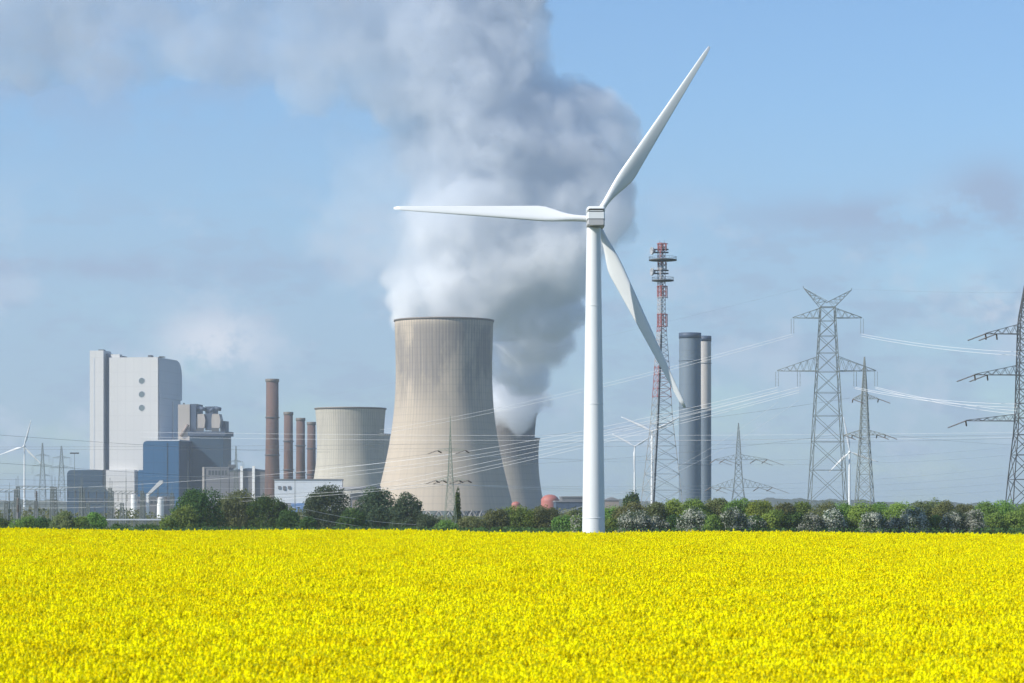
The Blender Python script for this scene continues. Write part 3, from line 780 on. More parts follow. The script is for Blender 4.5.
WORLD = {}     # wire attachment points
def pylon(key, px, Y, label, body, arms, peaks=None, rz=0., mat='steel', w=.22, strings='hang', ins=4.2, vpeak=None, slen=5., zb=0., sdir=1):
    s = Y / F; z = lambda py: CAMZ + (YH - py) * s
    t = thing('pylon', label, 'electricity pylon', ((px - 512) * s, Y, zb), rz, group='lattice electricity pylons')
    prof = [(0, body[-1][1] * s * 1.04)] + [(z(py), hw * s) for py, hw in body[::-1]]
    prof = [p for i, p in enumerate(prof) if i == 0 or p[0] > prof[i - 1][0] + .05]
    b = MB(); hwz = lattice(b, prof, w); b.build('lattice_body', mat, t)
    pts = []
    for (py, lx, rx, hpx, fr) in arms:      # left extent, right extent (px), truss depth px, fractions where strings hang
        b = MB(); hh = hwz(z(py))
        for side, ext in ((-1, lx), (1, rx)):
            if ext <= 0: continue
            arm(b, side, hh, ext * s, z(py), hpx * s, hh * .9, w * .85, n=max(4, int(ext * s / 2.2)))
        b.build('crossarm', mat, t)
        for side, ext in ((-1, lx), (1, rx)):
            if ext <= 0: continue
            for q in fr:
                x = side * ext * s * q
                if strings == 'hang':
                    for dx in (-.35, .35): string((x + dx, 0, z(py) - .1), (x + dx, 0, z(py) - ins), t, 'insulator_grey', .13, .07)
                    e = Vector((x, 0, z(py) - ins))
                else:
                    e = Vector((x + sdir * slen * .90, -slen * .28, z(py) - slen * .33)); e2 = Vector((x - sdir * slen * .25, slen * .95, z(py) - slen * .2))
                    string((x, -.15, z(py)), e, t, 'insulator_brown', .2, .12); string((x, .15, z(py)), e2, t, 'insulator_brown', .2, .12)
                pts.append((side, py, q, e))
    if vpeak:
        b = MB(); (ax, ay, bx, by) = vpeak; hz = z(body[0][0])
        for sx, sy_ in ((-1, z(ay)), (1, z(by))):
            tip = Vector((sx * ax * s, 0, sy_)); h = hwz(hz)
            for k in (-1, 1):
                b.bar((sx * h, k * h, hz), tip, w); b.bar((-sx * h * .1, k * h, hz + 1.2), tip, w)
                for q in range(5):
                    t0, t1 = q / 5, (q + 1) / 5
                    A = Vector((sx * h, k * h, hz)); B_ = Vector((-sx * h * .1, k * h, hz + 1.2))
                    b.bar(A.lerp(tip, t0), B_.lerp(tip, (t0 + t1) / 2), w * .7); b.bar(B_.lerp(tip, (t0 + t1) / 2), A.lerp(tip, t1), w * .7)
            b.bar(tip, tip + Vector((0, 0, .5)), w); pts.append((sx, ay, 1, tip))
        b.build('earth_wire_peak', mat, t)
    b = MB()
    hb = prof[0][1]
    for sx in (-1, 1):
        for sy_ in (-1, 1): b.box((sx * hb - .7, sy_ * hb - .7, -.5), (sx * hb + .7, sy_ * hb + .7, .35))
    b.build('footing', 'concrete_plain', t)
    M_ = Matrix.Translation(t.location) @ Matrix.Rotation(rz, 4, 'Z')
    WORLD[key] = [(a, b_, c, M_ @ e) for a, b_, c, e in pts]
    return t

pylon('H', 827.5, 760, 'tallest steel pylon with V-shaped twin peaks and two wide arms, right of the twin stacks',
      [(307, 7.2), (318, 7.6), (371, 10.7), (500, 18)], [(318, 35, 34.5, 10, (1.,)), (371, 50.5, 48.5, 14.5, (1., .57))], vpeak=(24, 288, 23, 290), ins=4.2, w=.165)
pylon('I', 864.5, 960, 'slim pylon with two short dark arms just right of the tallest pylon',
      [(357, .3), (397, 2.6), (434, 4.2), (500, 8)], [(399, 12, 14, 5, (1.,)), (435, 21, 21, 5, (1., .6))], strings='strain', slen=5, mat='steel', w=.20, rz=R(-20))
pylon('J', 1025, 690, 'pylon with three stepped arms cut off by the right edge of the picture',
      [(285, .4), (322, 6.0), (425, 8.6), (500, 16)], [(334, 40, 38, 10, (1., .72)), (375, 51, 49, 10, (1., .75)), (421, 60, 60, 7, (1.,))], strings='strain', slen=5.4, mat='steel_dark', w=.21, rz=R(4), sdir=-1)
pylon('K', 738.5, 1250, 'pylon with two long low arms right of the twin stacks',
      [(423, .3), (445, 1.9), (459, 2.6), (487, 4.4), (500, 6.6)], [(459.5, 23, 29, 5, (1., .6)), (487.5, 28, 34, 9, (1., .6))], strings='strain', slen=8, mat='steel', w=.16)
pylon('L', 450.3, 690, 'greenish lattice pylon standing in front of the largest cooling tower',
      [(416, .12), (430, .35), (449, 1.1), (470, 2.0), (480, 2.6), (531, 6.4)], [(450.5, 13, 15, 2.4, (1.,)), (480.5, 15, 17.5, 3.4, (1., .5))], strings='strain', slen=2.6, mat='steel_green', w=.065, rz=R(-8), sdir=-1)
pylon('P1', 61.5, 1900, 'faint distant pylon left of the blue annex hall',
      [(446, .5), (462, 1.6), (492, 3.4)], [(458, 9, 9, 2, (1.,)), (468, 12, 12, 2.5, (1.,))], strings='hang', ins=5, w=.15)
pylon('P2', 42.5, 1750, 'faint distant pylon just right of the far left wind turbine',
      [(443, .4), (460, 1.3), (492, 3.2)], [(456, 7, 7, 2, (1.,)), (466, 10, 10, 2, (1.,)), (476, 8, 8, 2, (1.,))], strings='hang', ins=5, w=.13)
pylon('Q', 236, 1150, 'slim pylon rising over the dark trees right of the blue hall',
      [(446, .3), (480, 1.8), (520, 3.4)], [(462, 7, 7, 2, (1.,)), (472, 10, 10, 2, (1.,))], strings='hang', ins=2.5, w=.12, mat='steel')

def telecom():
    Y = 1100.; s = Y / F; z = lambda py: CAMZ + (YH - py) * s
    t = thing('telecom_mast', 'red and white lattice telecom mast with round platforms and dishes at its top', 'telecom mast', ((661 - 512) * s, Y, 0))
    # three legs (px offset from 661, depth offset px)
    pr = [(0, (-22, 8), (-11, -22), (24, 10)), (z(497), (-19, 7), (-9.5, -20), (21.5, 9)), (z(420), (-10, 4), (-5, -11), (12, 5)), (z(350), (-5.2, 2), (-2.0, -5), (7.2, 2.5)), (z(320), (-3.4, 1.5), (-.8, -3.5), (4.6, 1.5)), (z(243), (-3.2, 1.5), (-.6, -3.3), (4.2, 1.5))]
    def leg(zz, k):
        for a, b_ in zip(pr, pr[1:]):
            if zz <= b_[0] + 1e-6:
                u = (zz - a[0]) / (b_[0] - a[0]); return Vector(((a[k][0] * (1 - u) + b_[k][0] * u) * s, (a[k][1] * (1 - u) + b_[k][1] * u) * s, zz))
        return Vector((pr[-1][k][0] * s, pr[-1][k][1] * s, zz))
    b = MB(); zz = 0.
    zs = [0.]
    while zs[-1] < z(243) - .1:
        wd = (leg(zs[-1], 1) - leg(zs[-1], 3)).length; zs.append(min(z(243), zs[-1] + max(1.7, wd * .42)))
    for a, c in zip(zs, zs[1:]):
        for i, j in ((1, 2), (2, 3), (3, 1)):
            b.bar(leg(a, i), leg(c, i), .34 if a < z(350) else .26)
            w_ = .15
            b.bar(leg(a, i), leg(c, j), w_); b.bar(leg(a, j), leg(c, i), w_); b.bar(leg(c, i), leg(c, j), w_)
    b.build('lattice_body', 'red_white_steel', t)
    b = MB()
    n = 40
    for i in range(n):
        a, c = z(243) * i / n, z(243) * (i + 1) / n
        o = Vector((.1, .3, 0)); b.bar(leg(a, 2) * 1 + o + Vector((.55, .6, 0)), leg(c, 2) + o + Vector((.55, .6, 0)), .95 if c < z(330) else .5)
    b.build('cable_ladder', 'steel_dark', t)
    for py, hw, cx in ((260, 14, 3), (280.5, 11, 3)):
        b = MB(); zz = z(py); r = hw * s
        b.lathe([(.3, zz - .55), (r, zz - .25), (r, zz + .2), (.3, zz + .2)], 28, c=(cx * s * .6, 0), cap=False)
        for i in range(28):
            a = 2 * math.pi * i / 28; b.bar((cx * s * .6 + (r - .1) * math.cos(a), (r - .1) * math.sin(a), zz + .2), (cx * s * .6 + (r - .1) * math.cos(a), (r - .1) * math.sin(a), zz + 1.2), .07)
        b.lathe([(r - .15, zz + 1.15), (r - .05, zz + 1.15), (r - .05, zz + 1.25), (r - .15, zz + 1.25)], 28, c=(cx * s * .6, 0), cap=False)
        b.build('platform', 'steel_dark', t)
    for py in (249.5, 252.5, 270.5, 273.5):
        b = MB(); b.box((-7 * s, -.5, z(py) - .25), (7.5 * s, .5, z(py) + .25)); b.build('antenna_beam', 'steel_dark', t)
    for py in (251, 272):
        b = MB(); c = Vector((-7.5 * s, -.5, z(py))); n = 20
        ax = Vector((-1, -.35, 0)).normalized(); u = Vector((0, 0, 1)); v_ = ax.cross(u)
        vs = []; rings = ((.35, -.7), (.9, -.1), (1.45, .45), (1.5, .95), (1.42, .95), (.2, .4))
        for r_, d in rings:
            for i in range(n): a = 2 * math.pi * i / n; vs.append(c + ax * d + (u * math.cos(a) + v_ * math.sin(a)) * r_)
        b.add(vs, [(j * n + i, j * n + (i + 1) % n, (j + 1) * n + (i + 1) % n, (j + 1) * n + i) for j in range(len(rings) - 1) for i in range(n)], 0, True)
        b.build('dish_antenna', 'antenna_grey', t)
    for py in (292, 320, 266, 247):
        for k in range(6):
            a = R(60 * k + 15); b = MB(); r = (5.2 if py > 270 else 4.4) * s
            x, y = .5 + r * math.cos(a), r * math.sin(a); hh = 2.4 if py > 270 else 1.5
            b.box((x - .14, y - .14, z(py) - hh), (x + .14, y + .14, z(py) + hh)); b.bar((0.5, 0, z(py)), (x, y, z(py)), .09); b.build('panel_antenna', 'red_white_steel', t)
    for py in (286.5, 297.5, 314.5, 326.5, 244):
        b = MB(); b.lathe([(5.3 * s, z(py)), (5.3 * s + .12, z(py)), (5.3 * s + .12, z(py) + .15), (5.3 * s, z(py) + .15)], 16, c=(.5, 0), cap=False); b.build('antenna_ring', 'red_white_steel', t)
    for k in (-1, 1):
        b = MB(); b.bar((.4 + k * .9, 0, z(243)), (.4 + k * .9, 0, z(240.5)), .12); b.build('lightning_rod', 'steel_dark', t)
telecom()

# ------------------------------------------------------------------ power lines
def wire(p, q, sag, r, mat, label, grp, n=28):
    p = Vector(p); q = Vector(q); b = MB(); prev = None; m = 5
    vs = []; r *= .52; d = (q - p).normalized(); u = d.cross(Vector((0, 0, 1))).normalized(); v_ = d.cross(u)
    for i in range(n + 1):
        t = i / n; c = p.lerp(q, t) + Vector((0, 0, -4 * sag * t * (1 - t)))
        for k in range(m): a = 2 * math.pi * k / m; vs.append(c + (u * math.cos(a) + v_ * math.sin(a)) * r)
    b.add(vs, [(i * m + k, i * m + (k + 1) % m, (i + 1) * m + (k + 1) % m, (i + 1) * m + k) for i in range(n) for k in range(m)], 0, True)
    o = b.build('power_line', mat, None)
    return tag(o, label, 'power line', grp)

def W2(x0, y0, Y0, x1, y1, Y1, sag_px, mat, label, grp, r=.045, rep=1, gap=1.2, gapy=0.0):
    for k in range(rep):
        sg = sag_px * (Y0 + Y1) / 2 / F
        wire(at(x0, y0 + k * gap, Y0), at(x1, y1 + k * gap * .9 + gapy * k, Y1), sg, r * ((Y0 + Y1) / 1600), mat, label, grp)

G = 'overhead power lines'
Hp = {(a, b, c): e for a, b, c, e in WORLD['H']}; Jp = {(a, b, c): e for a, b, c, e in WORLD['J']}
# right of the tallest pylon to the edge pylon (slung in bright pairs)
for dy, d2 in ((0, 0), (2.2, 3.4)):
    W2(861.5, 334 + dy, 760, 1018, 352 + d2, 690, 3, 'wire_bright', 'bright pair from the tallest pylon upper arm to the right edge pylon', G + ' right, upper', .085)
    W2(853.5, 387 + dy * .6, 760, 1018, 404 + d2, 690, 4, 'wire_bright', 'inner bright pair from the tallest pylon lower arm to the right edge pylon', G + ' right, lower inner', .09)
    W2(875.5, 387 + dy * .6, 760, 1018, 411 + d2, 690, 3, 'wire_bright', 'outer bright pair from the tallest pylon lower arm tip to the right edge pylon', G + ' right, lower outer', .09)
W2(851, 289, 760, 1090, 292, 690, 2, 'wire_dark', 'thin earth wire from the right peak of the tallest pylon going right', G, .02)
W2(890, 435, 950, 1100, 447, 1000, 3, 'wire_dark', 'thin dark line right of the slim pylon near the bushes', G, .035)
# left of the tallest pylon, falling toward the power station
L1 = 'bright twin lines falling left from the upper arm of the tallest pylon'
for dy in (0, 2.5): W2(792.5, 334 + dy, 760, 380, 430 + dy * 1.5, 1150, 6, 'wire_bright', L1, G + ' left, upper', .055)
L2 = 'upper bright lines falling left across the grey stacks from the tallest pylon lower arm'
for dy in (0, 3.0, 5.0): W2(778, 387 + dy, 760, 330, 468 + dy * 1.9, 1100, 9, 'wire_bright', L2, G + ' left, lower', .065)
L3 = 'lower bright lines falling left across the grey stacks from the tallest pylon lower arm'
for dy in (0, 3.2, 5.4): W2(799, 387 + dy, 760, 250, 505 + dy * 1.7, 1150, 8, 'wire_bright', L3, G + ' left, low', .065)
L4 = 'dark line from the slim pylon arm sloping left past the big turbine tower'
for x, y, y2 in ((843, 434, 466), (850, 398, 440)): W2(x, y, 950, 470, y2, 1300, 5, 'wire_dark', L4, G + ' from the slim pylon', .05)
W2(803, 288, 760, 330, 395, 1250, 4, 'wire_dark', 'thin earth wire falling left from the left peak of the tallest pylon', G, .018)
# across the middle and left
W2(1100, 433, 1300, -40, 447, 1500, 3, 'wire_dark', 'dark line running level across the cooling towers to the left edge', G, .05)
for k, (ya, yb) in enumerate(((419, 432), (424, 437))):
    W2(1100, ya + 12, 1500, 140, yb, 1700, 4, 'wire_bright', 'pale line crossing the chimneys level with the blue hall roof', G + ' across the chimneys', .05)
W2(1100, 436, 1400, -30, 449, 1600, 5, 'wire_dark', 'thin line passing in front of the boiler house just above the blue hall', G, .05)
# strung from the greenish pylon
Lp = WORLD['L']
for i, (a, b_, c, e) in enumerate(Lp[:6]):
    lab = ['line from the upper arm of the greenish pylon toward the left edge', 'line from the upper right arm tip of the greenish pylon to the left', 'line from the lower left arm tip of the greenish pylon to the left edge', 'line from the inner left lower arm of the greenish pylon to the left edge',
           'line from the lower right arm tip of the greenish pylon to the left edge', 'line from the inner right lower arm of the greenish pylon to the left'][i]
    wire(e, at(-60, 486 + i * 4.2, 800), 2.2, .045, 'wire_bright' if i % 2 else 'wire_dark', 'low ' + lab.replace('greenish pylon', 'greenish pylon'), G + ' of the greenish pylon')
    wire(e, at(1120, 432 + i * 9, 1300), 6.0, .045, 'wire_bright', 'bright ' + lab.split(' of')[0] + ' of the greenish pylon rising right, number %s from its top' % ['one', 'two', 'three', 'four', 'five', 'six'][i] if False else ['bright upper', 'bright second', 'pale middle', 'pale fourth', 'faint fifth', 'faint lowest'][i] + ' line running right from the greenish pylon', G + ' of the greenish pylon')
for i, (x, y, x2, y2, lb) in enumerate(((300, 508, 799, 400, 'upper yellowish bright line low over the bushes left of the big turbine tower'), (300, 515, 778, 402, 'lower yellowish bright line low over the bushes left of the big turbine tower'))):
    W2(x, y, 690, x2, y2, 760, 60, 'wire_bright', lb, G, .06)
for i, (ya, yb, lb) in enumerate(((333, 331, 'short dark line entering at the left edge, upper of three'), (438, 434, 'short dark line entering at the left edge, middle of three'), (466, 462, 'short dark line entering at the left edge, lower of three'))):
    if i: W2(-40, ya - 6, 500, 330, yb + 18, 1150, 3, 'wire_dark', lb, G, .05)
for i in range(6):
    W2(-40, 472 + i * 6.2, 700, 345, 476 + i * 6.0, 800, 2.2 - .3 * i, 'wire_bright' if i % 2 == 0 else 'wire_dark', ['topmost', 'second', 'third', 'fourth', 'fifth', 'lowest'][i] + ' of the low lines over the switchyard at left', G + ' over the switchyard', .042)

# ------------------------------------------------------------------ switchyard at left
def gantry(px0, px1, top, Y, label, mat='steel'):
    s = Y / F; t = thing('switchyard_gantry', label, 'switchyard gantry', ((px0 - 512) * s, Y, 0), group='switchyard gantries at left')
    w = (px1 - px0) * s; h = at(0, top, Y).z
    for x in (0, w):
        b = MB(); lattice(b, [(0, .75), (h, .35)], .16); b.bar((x * 0, 0, h), (0, 0, h + 3), .15)
        o = b.build('post', mat, t); o.location = (x, 0, 0)
    b = MB(); n = max(6, int(w / 1.6))
    for i in range(n):
        x0, x1 = w * i / n, w * (i + 1) / n
        for yy in (-.4, .4):
            b.bar((x0, yy, h), (x1, yy, h), .16); b.bar((x0, yy, h - .9), (x1, yy, h - .9), .16); b.bar((x0, yy, h - .9), (x1, yy, h), .1)
    b.build('beam', mat, t)
    for k in (.2, .5, .8): string((w * k, 0, h - .9), (w * k, 0, h - 3.2), t, 'insulator_brown', .2, .1)
for i, (a, c, tp, Y, lb) in enumerate(((-20, 16, 489, 800, 'cut off by the left edge'), (18, 52, 486.5, 820, 'below the far left wind turbine'), (55, 81, 487, 820, 'left of the navy annex hall'), (83, 110, 488, 830, 'in front of the navy annex hall'),
                                       (112, 142, 491, 840, 'in front of the white foot of the boiler house'), (143, 172, 493, 850, 'in front of the office block'), (6, 36, 501, 760, 'lowest at far left behind the low hedge'), (88, 122, 503, 760, 'lowest, right behind the palisade fence'))):
    gantry(a, c, tp, Y, 'grey steel switchyard gantry ' + lb)
def mast(px, top, Y, label, w=.35, head=None):
    s = Y / F; zt = at(0, top, Y).z
    t = thing('lightning_mast' if not head else 'lamp_mast', label, 'mast', ((px - 512) * s, Y, 0), group='thin masts in the switchyard')
    b = MB(); b.bar((0, 0, 0), (0, 0, zt), w, 8, w2=w * .4); b.build('pole', 'steel', t)
    if head: b = MB(); b.box((-head * s, -.2, zt - .1), (head * s, .2, zt + .3)); b.build('lamp_head', 'steel_dark', t)
    else: b = MB(); b.bar((0, 0, zt), (0, 0, zt + 2.5), w * .3, 4); b.build('rod', 'steel', t)
mast(74.5, 453.5, 900, 'thin lamp mast with a T head between the faint pylon and the stair tower', .3, 4.5)
mast(52, 484, 780, 'thin mast between two gantries left of the navy hall')
mast(9.5, 492, 760, 'thin mast near the left edge below the wind turbine')
mast(126, 477, 860, 'thin mast in front of the white boiler house foot')
mast(105, 474, 860, 'thin mast at the edge between navy hall and white foot')
mast(188, 470, 900, 'thin mast in front of the shaded side of the blue hall')
mast(220.5, 466, 900, 'thin mast over the dark trees below the filter house')
mast(82, 480, 790, 'thin mast in front of the navy annex hall')
mast(295, 480, 800, 'thin mast between the dark trees before the white shed')
for k, (px, tp) in enumerate(((18, 498), (36.5, 491))):
    s = 780 / F
    t = thing('circuit_breaker', ['dark switchgear column near the left edge', 'tall dark switchgear column right of the far left turbine'][k], 'switchgear', ((px - 512) * s, 780, 0), group='dark switchgear columns')
    zt = at(0, tp, 780).z
    b = MB(); b.bar((0, 0, 0), (0, 0, zt * .6), .9, 8, caps=True); b.build('base', 'steel_dark', t)
    b = MB(); b.bar((0, 0, zt * .6), (0, 0, zt), .45, 8, caps=True)
    for i in range(8): z_ = zt * (.62 + .045 * i); b.bar((0, 0, z_), (0, 0, z_ + .15), .9, 8, caps=True)
    b.build('insulator', 'insulator_brown', t)

def palisade():
    Y = 700.; s = Y / F
    t = thing('fence', 'pale metal palisade fence between the low hedge and the dark trees at left', 'fence', ((104 - 512) * s, Y, 0))
    w = 66 * s; z0 = at(0, 531, Y).z; h = at(0, 518.5, Y).z
    b = MB()
    for i in range(64): x = w * i / 63; b.box((x - .045, -.02, 0), (x + .045, .02, h - .15))
    b.build('palings', 'steel', t)
    b = MB(); b.box((0, -.12, h - .45), (w, -.03, h - .1)); b.box((0, -.12, h * .45), (w, -.03, h * .45 + .2)); b.build('rail', 'cladding_side', t)
    for i in range(0, 12): b = MB(); x = w * i / 11; b.box((x - .13, .03, 0), (x + .13, .3, h + .2)); b.build('post', 'steel', t)
palisade()

# ------------------------------------------------------------------ trees and shrubs
def foliage(w, h, dens, leaf, lobes=7, seed=0, flat=.75, blossom=0., shape='dome', trunk=.18):
    rng = np.random.default_rng(seed)
    cs = []
    if shape == 'cone':
        for i in range(10):
            t = (i + .5) / 10; cs.append((rng.uniform(-.05, .05) * w, 0, h * (.08 + .9 * t), w * .5 * (1.05 - t) ** .8 * .8 + .25, h * .09))
    else:
        cs.append((0, 0, h * .48, w * .40, h * .40))
        for i in range(lobes):
            a = rng.uniform(0, 6.283); e = rng.uniform(.05, 1.2)
            rad = w * .5 * rng.uniform(.55, .80)
            r = w * rng.uniform(.14, .24)
            x = math.cos(a) * math.cos(e) * rad; y = math.sin(a) * math.cos(e) * rad * flat; z_ = h * .34 + math.sin(e) * h * .44 * rng.uniform(.75, 1.05)
            cs.append((x, y, z_, r, min(r * 1.0, h * .26)))
        for i in range(max(3, lobes // 2)):
            a = rng.uniform(0, 6.283); cs.append((math.cos(a) * w * .33, math.sin(a) * w * .33 * flat, h * .18, w * .2, h * .2))
    tot = sum(c[3] ** 2 for c in cs); P = []; Nn = []
    for (x, y, z_, r, rz) in cs:
        n = max(30, int(dens * r * r / tot))
        d = rng.normal(0, 1, (n, 3)); d /= np.linalg.norm(d, axis=1)[:, None]
        rad = rng.uniform(.45, 1.0, n) ** .5 * (1 + rng.normal(0, .09, n))
        p = d * rad[:, None] * np.array([r, r * flat if shape != 'cone' else r, rz]) + np.array([x, y, z_])
        P.append(p); Nn.append(d)
    P = np.vstack(P); D = np.vstack(Nn)
    k = P[:, 2] > .1; P = P[k]; D = D[k]
    n = len(P)
    nr = D + rng.normal(0, .7, (n, 3)); nr /= np.linalg.norm(nr, axis=1)[:, None]
    t = np.cross(nr, rng.normal(0, 1, (n, 3))); t /= np.linalg.norm(t, axis=1)[:, None]; bt = np.cross(nr, t)
    s = leaf * rng.uniform(.55, 1.3, n)[:, None]
    asp = rng.uniform(.5, .9, n)[:, None]
    V = np.stack([P - t * s, P - bt * s * asp, P + t * s, P + bt * s * asp], 1).reshape(-1, 3)
    Fc = np.arange(n * 4).reshape(-1, 4)
    mi = np.zeros(n, int)
    if blossom:
        # clusters of blossom on the outside
        cc = np.sin(P[:, 0] * 1.9 + seed) + np.sin(P[:, 2] * 2.3 + seed * 2) + rng.normal(0, 1.7, n)
        mi[(cc > 1.9 - 2.4 * blossom)] = 1
    return V, Fc, mi

def tree(name, label, cat, px, top, wpx, Y, mat, seed, blossom=0., shape='dome', lobes=8, leaf=None, group=None, dens=None, flat=.8, x_off=0.):
    s = Y / F; h = at(0, top, Y).z - gz(Y); w = wpx * s
    fh, fw = h * (1.0 if shape == 'cone' else 1.10), w * (1.0 if shape == 'cone' else (1.16 if 'shrub' in name else .98))
    t = thing(name, label, cat, ((px - 512) * s, Y, gz(Y)), group=group)
    V, Fc, mi = foliage(fw, fh, dens or min(12000, max(900, int(wpx * (h / s) * 4.5))), leaf or .25, lobes, seed, flat, blossom, shape)
    me = mesh_np('crown', V, Fc, [mat, 'blossom'] if blossom else [mat], mi if blossom else None, t)
    rng = random.Random(seed); b = MB()
    th = h * (.45 if shape != 'cone' else .9); r = max(.12, h * .022)
    b.bar((0, 0, -.3), (0, 0, th), r * 2, 7, w2=r * 1.0)
    if shape != 'cone':
        for i in range(6):
            a = rng.uniform(0, 6.28); z0 = h * rng.uniform(.12, .4); q = (math.cos(a) * w * .3, math.sin(a) * w * .3 * flat, z0 + h * rng.uniform(.2, .38))
            b.bar((0, 0, z0), q, r * 1.1, 6, w2=r * .3)
    b.build('trunk', 'bark', t)
    return t

TG = 'dark trees at left between field and power station'
tree('broadleaf_tree', 'lit green rounded tree at the left end of the dark tree group', 'tree', 200, 488, 56, 720, 'leaf_dark', 1, group=TG, lobes=12)
tree('broadleaf_tree', 'low dark green tree filling the left foot of the dark tree group', 'tree', 185, 505, 34, 690, 'leaf_green', 2, group=TG)
tree('broadleaf_tree', 'olive dark tree in the middle of the left tree group below the vent shafts', 'tree', 238, 490, 56, 735, 'leaf_olive', 3, group=TG, lobes=12)
tree('broadleaf_tree', 'dark broad tree below the tallest brick chimney', 'tree', 268, 494, 46, 725, 'leaf_dark', 4, group=TG, lobes=10)
tree('broadleaf_tree', 'small sloping dark tree before the white shed', 'tree', 289, 507, 28, 700, 'leaf_dark', 5, group=TG)
tree('broadleaf_tree', 'tall round grey-green tree in front of the white shed right end', 'tree', 327, 485, 50, 720, 'leaf_grey', 6, group=TG, lobes=13)
tree('broadleaf_tree', 'large dark round tree right before the left foot of the largest cooling tower', 'tree', 378, 487.5, 48, 720, 'leaf_grey', 7, group=TG, lobes=12)
tree('broadleaf_tree', 'smaller dark round tree overlapping the lower left of the largest cooling tower', 'tree', 408, 492, 38, 715, 'leaf_grey', 8, group=TG, lobes=10)
tree('broadleaf_tree', 'low dark tree between the two big round trees', 'tree', 352, 508, 34, 700, 'leaf_dark', 9, group=TG)
tree('conifer_tree', 'slender dark conifer beside the greenish pylon', 'tree', 457.5, 488.5, 11, 705, 'leaf_dark', 10, shape='cone', group=TG)
SG = 'shrubs along the field edge'
def shrub(px, top, w, mat, label, Y=640, bl=0., seed=None):
    tree('hawthorn_shrub' if bl > .3 else 'shrub', label, 'shrub', px, top, w, Y, mat, seed or int(px * 7 + 3), bl, group=SG, lobes=8, flat=.9, leaf=.20, dens=int(w * (531 - top) * 9))
for px, tp, w, mat, Y, lb in (
    (2, 518, 26, 'leaf_dark', 660, 'dark low shrub cut by the left edge'), (24, 516, 26, 'leaf_green', 655, 'green low shrub under the far left wind turbine'),
    (44, 517.5, 22, 'leaf_dark', 660, 'dark low shrub right of the one under the far left wind turbine'), (63, 511, 26, 'leaf_brown', 650, 'brownish taller shrub left of the navy hall'),
    (80, 516, 22, 'leaf_green', 650, 'green low shrub under the left corner of the navy hall'), (94, 510.5, 24, 'leaf_green', 655, 'bushy green shrub right at the left end of the palisade fence'),
    (120, 524, 24, 'leaf_dark', 650, 'very low dark shrub in front of the palisade fence, left'), (148, 523, 26, 'leaf_dark', 650, 'very low dark shrub in front of the palisade fence, right'),
    (168, 515, 20, 'leaf_green', 640, 'low green shrub at the right end of the palisade fence'),
    (308, 516, 22, 'leaf_dark', 640, 'low dark shrub under the white shed'), (430, 513, 26, 'leaf_grey', 640, 'grey-green shrub left of the greenish pylon'),
    (446, 519, 20, 'leaf_green', 630, 'low green shrub at the foot of the greenish pylon'), (472, 515, 28, 'leaf_brown', 640, 'thin brownish shrub right of the slender conifer'),
    (495, 509, 30, 'leaf_olive', 650, 'olive shrub below the gap between the largest and the dark-topped cooling tower'), (520, 504, 34, 'leaf_green', 660, 'green shrub under the small red dome'),
    (545, 505, 32, 'leaf_olive', 660, 'olive shrub under the larger red dome'), (562, 515, 22, 'leaf_green', 630, 'low green shrub left of the big turbine tower'),
    (576, 509, 24, 'leaf_olive', 650, 'shrub touching the left side of the big turbine tower')):
    shrub(px, tp, w, mat, lb, Y)
shrub(578, 513, 17, 'leaf_green', 'small white-blossomed hawthorn touching the left of the big turbine tower', 605, .55)
tree('broadleaf_tree', 'distant dark round tree above the hedge, left of the telecom mast foot', 'tree', 631.5, 489.5, 24, 900, 'leaf_dark', 61, leaf=.34)
tree('broadleaf_tree', 'distant bare brownish tree top above the hedge between slim pylon and right edge pylon', 'tree', 935, 496.5, 24, 900, 'leaf_brown', 62, leaf=.34)
# right hedge, back row
br = [(612, 505, 30, 'leaf_green'), (632, 500, 34, 'leaf_brown'), (654, 501, 30, 'leaf_olive'), (673, 498, 34, 'leaf_spring'), (695, 497.5, 34, 'leaf_green'), (716, 497, 36, 'leaf_brown'), (738, 498, 34, 'leaf_green'),
      (760, 499.5, 34, 'leaf_spring'), (782, 501.5, 32, 'leaf_olive'), (802, 500, 32, 'leaf_green'), (823, 501, 32, 'leaf_brown'), (842, 500.5, 30, 'leaf_green'), (862, 500, 32, 'leaf_spring'), (883, 501.5, 30, 'leaf_green'),
      (903, 500.5, 34, 'leaf_spring'), (924, 500.5, 30, 'leaf_olive'), (944, 501, 30, 'leaf_brown'), (965, 502.5, 30, 'leaf_olive'), (985, 500, 32, 'leaf_green'), (1006, 499, 34, 'leaf_spring'), (1028, 500, 34, 'leaf_green')]
places = ['just right of the big turbine tower', 'below the distant dark round tree', 'under the left foot of the telecom mast', 'under the right foot of the telecom mast', 'below the wide grey stack', 'below the narrower grey stack',
          'under the pylon with long low arms', 'right of the pylon with long low arms', 'midway between the long-armed pylon and the tallest pylon', 'left of the tallest pylon', 'under the tallest pylon', 'between the tallest and the slim pylon',
          'under the slim pylon', 'right of the slim pylon', 'second right of the slim pylon', 'left below the distant bare tree', 'right below the distant bare tree', 'midway between the bare tree and the right edge pylon',
          'left of the right edge pylon', 'under the right edge pylon', 'cut by the right edge of the picture', 'beyond the right edge']
cn = {'leaf_green': 'mid green', 'leaf_brown': 'brownish', 'leaf_olive': 'olive', 'leaf_spring': 'fresh light green'}
for (px, tp, w, m), pl in zip(br, places): shrub(px, tp, w, m, f'{cn[m]} shrub at hedge back {pl}', 650 + (px * 7) % 13)
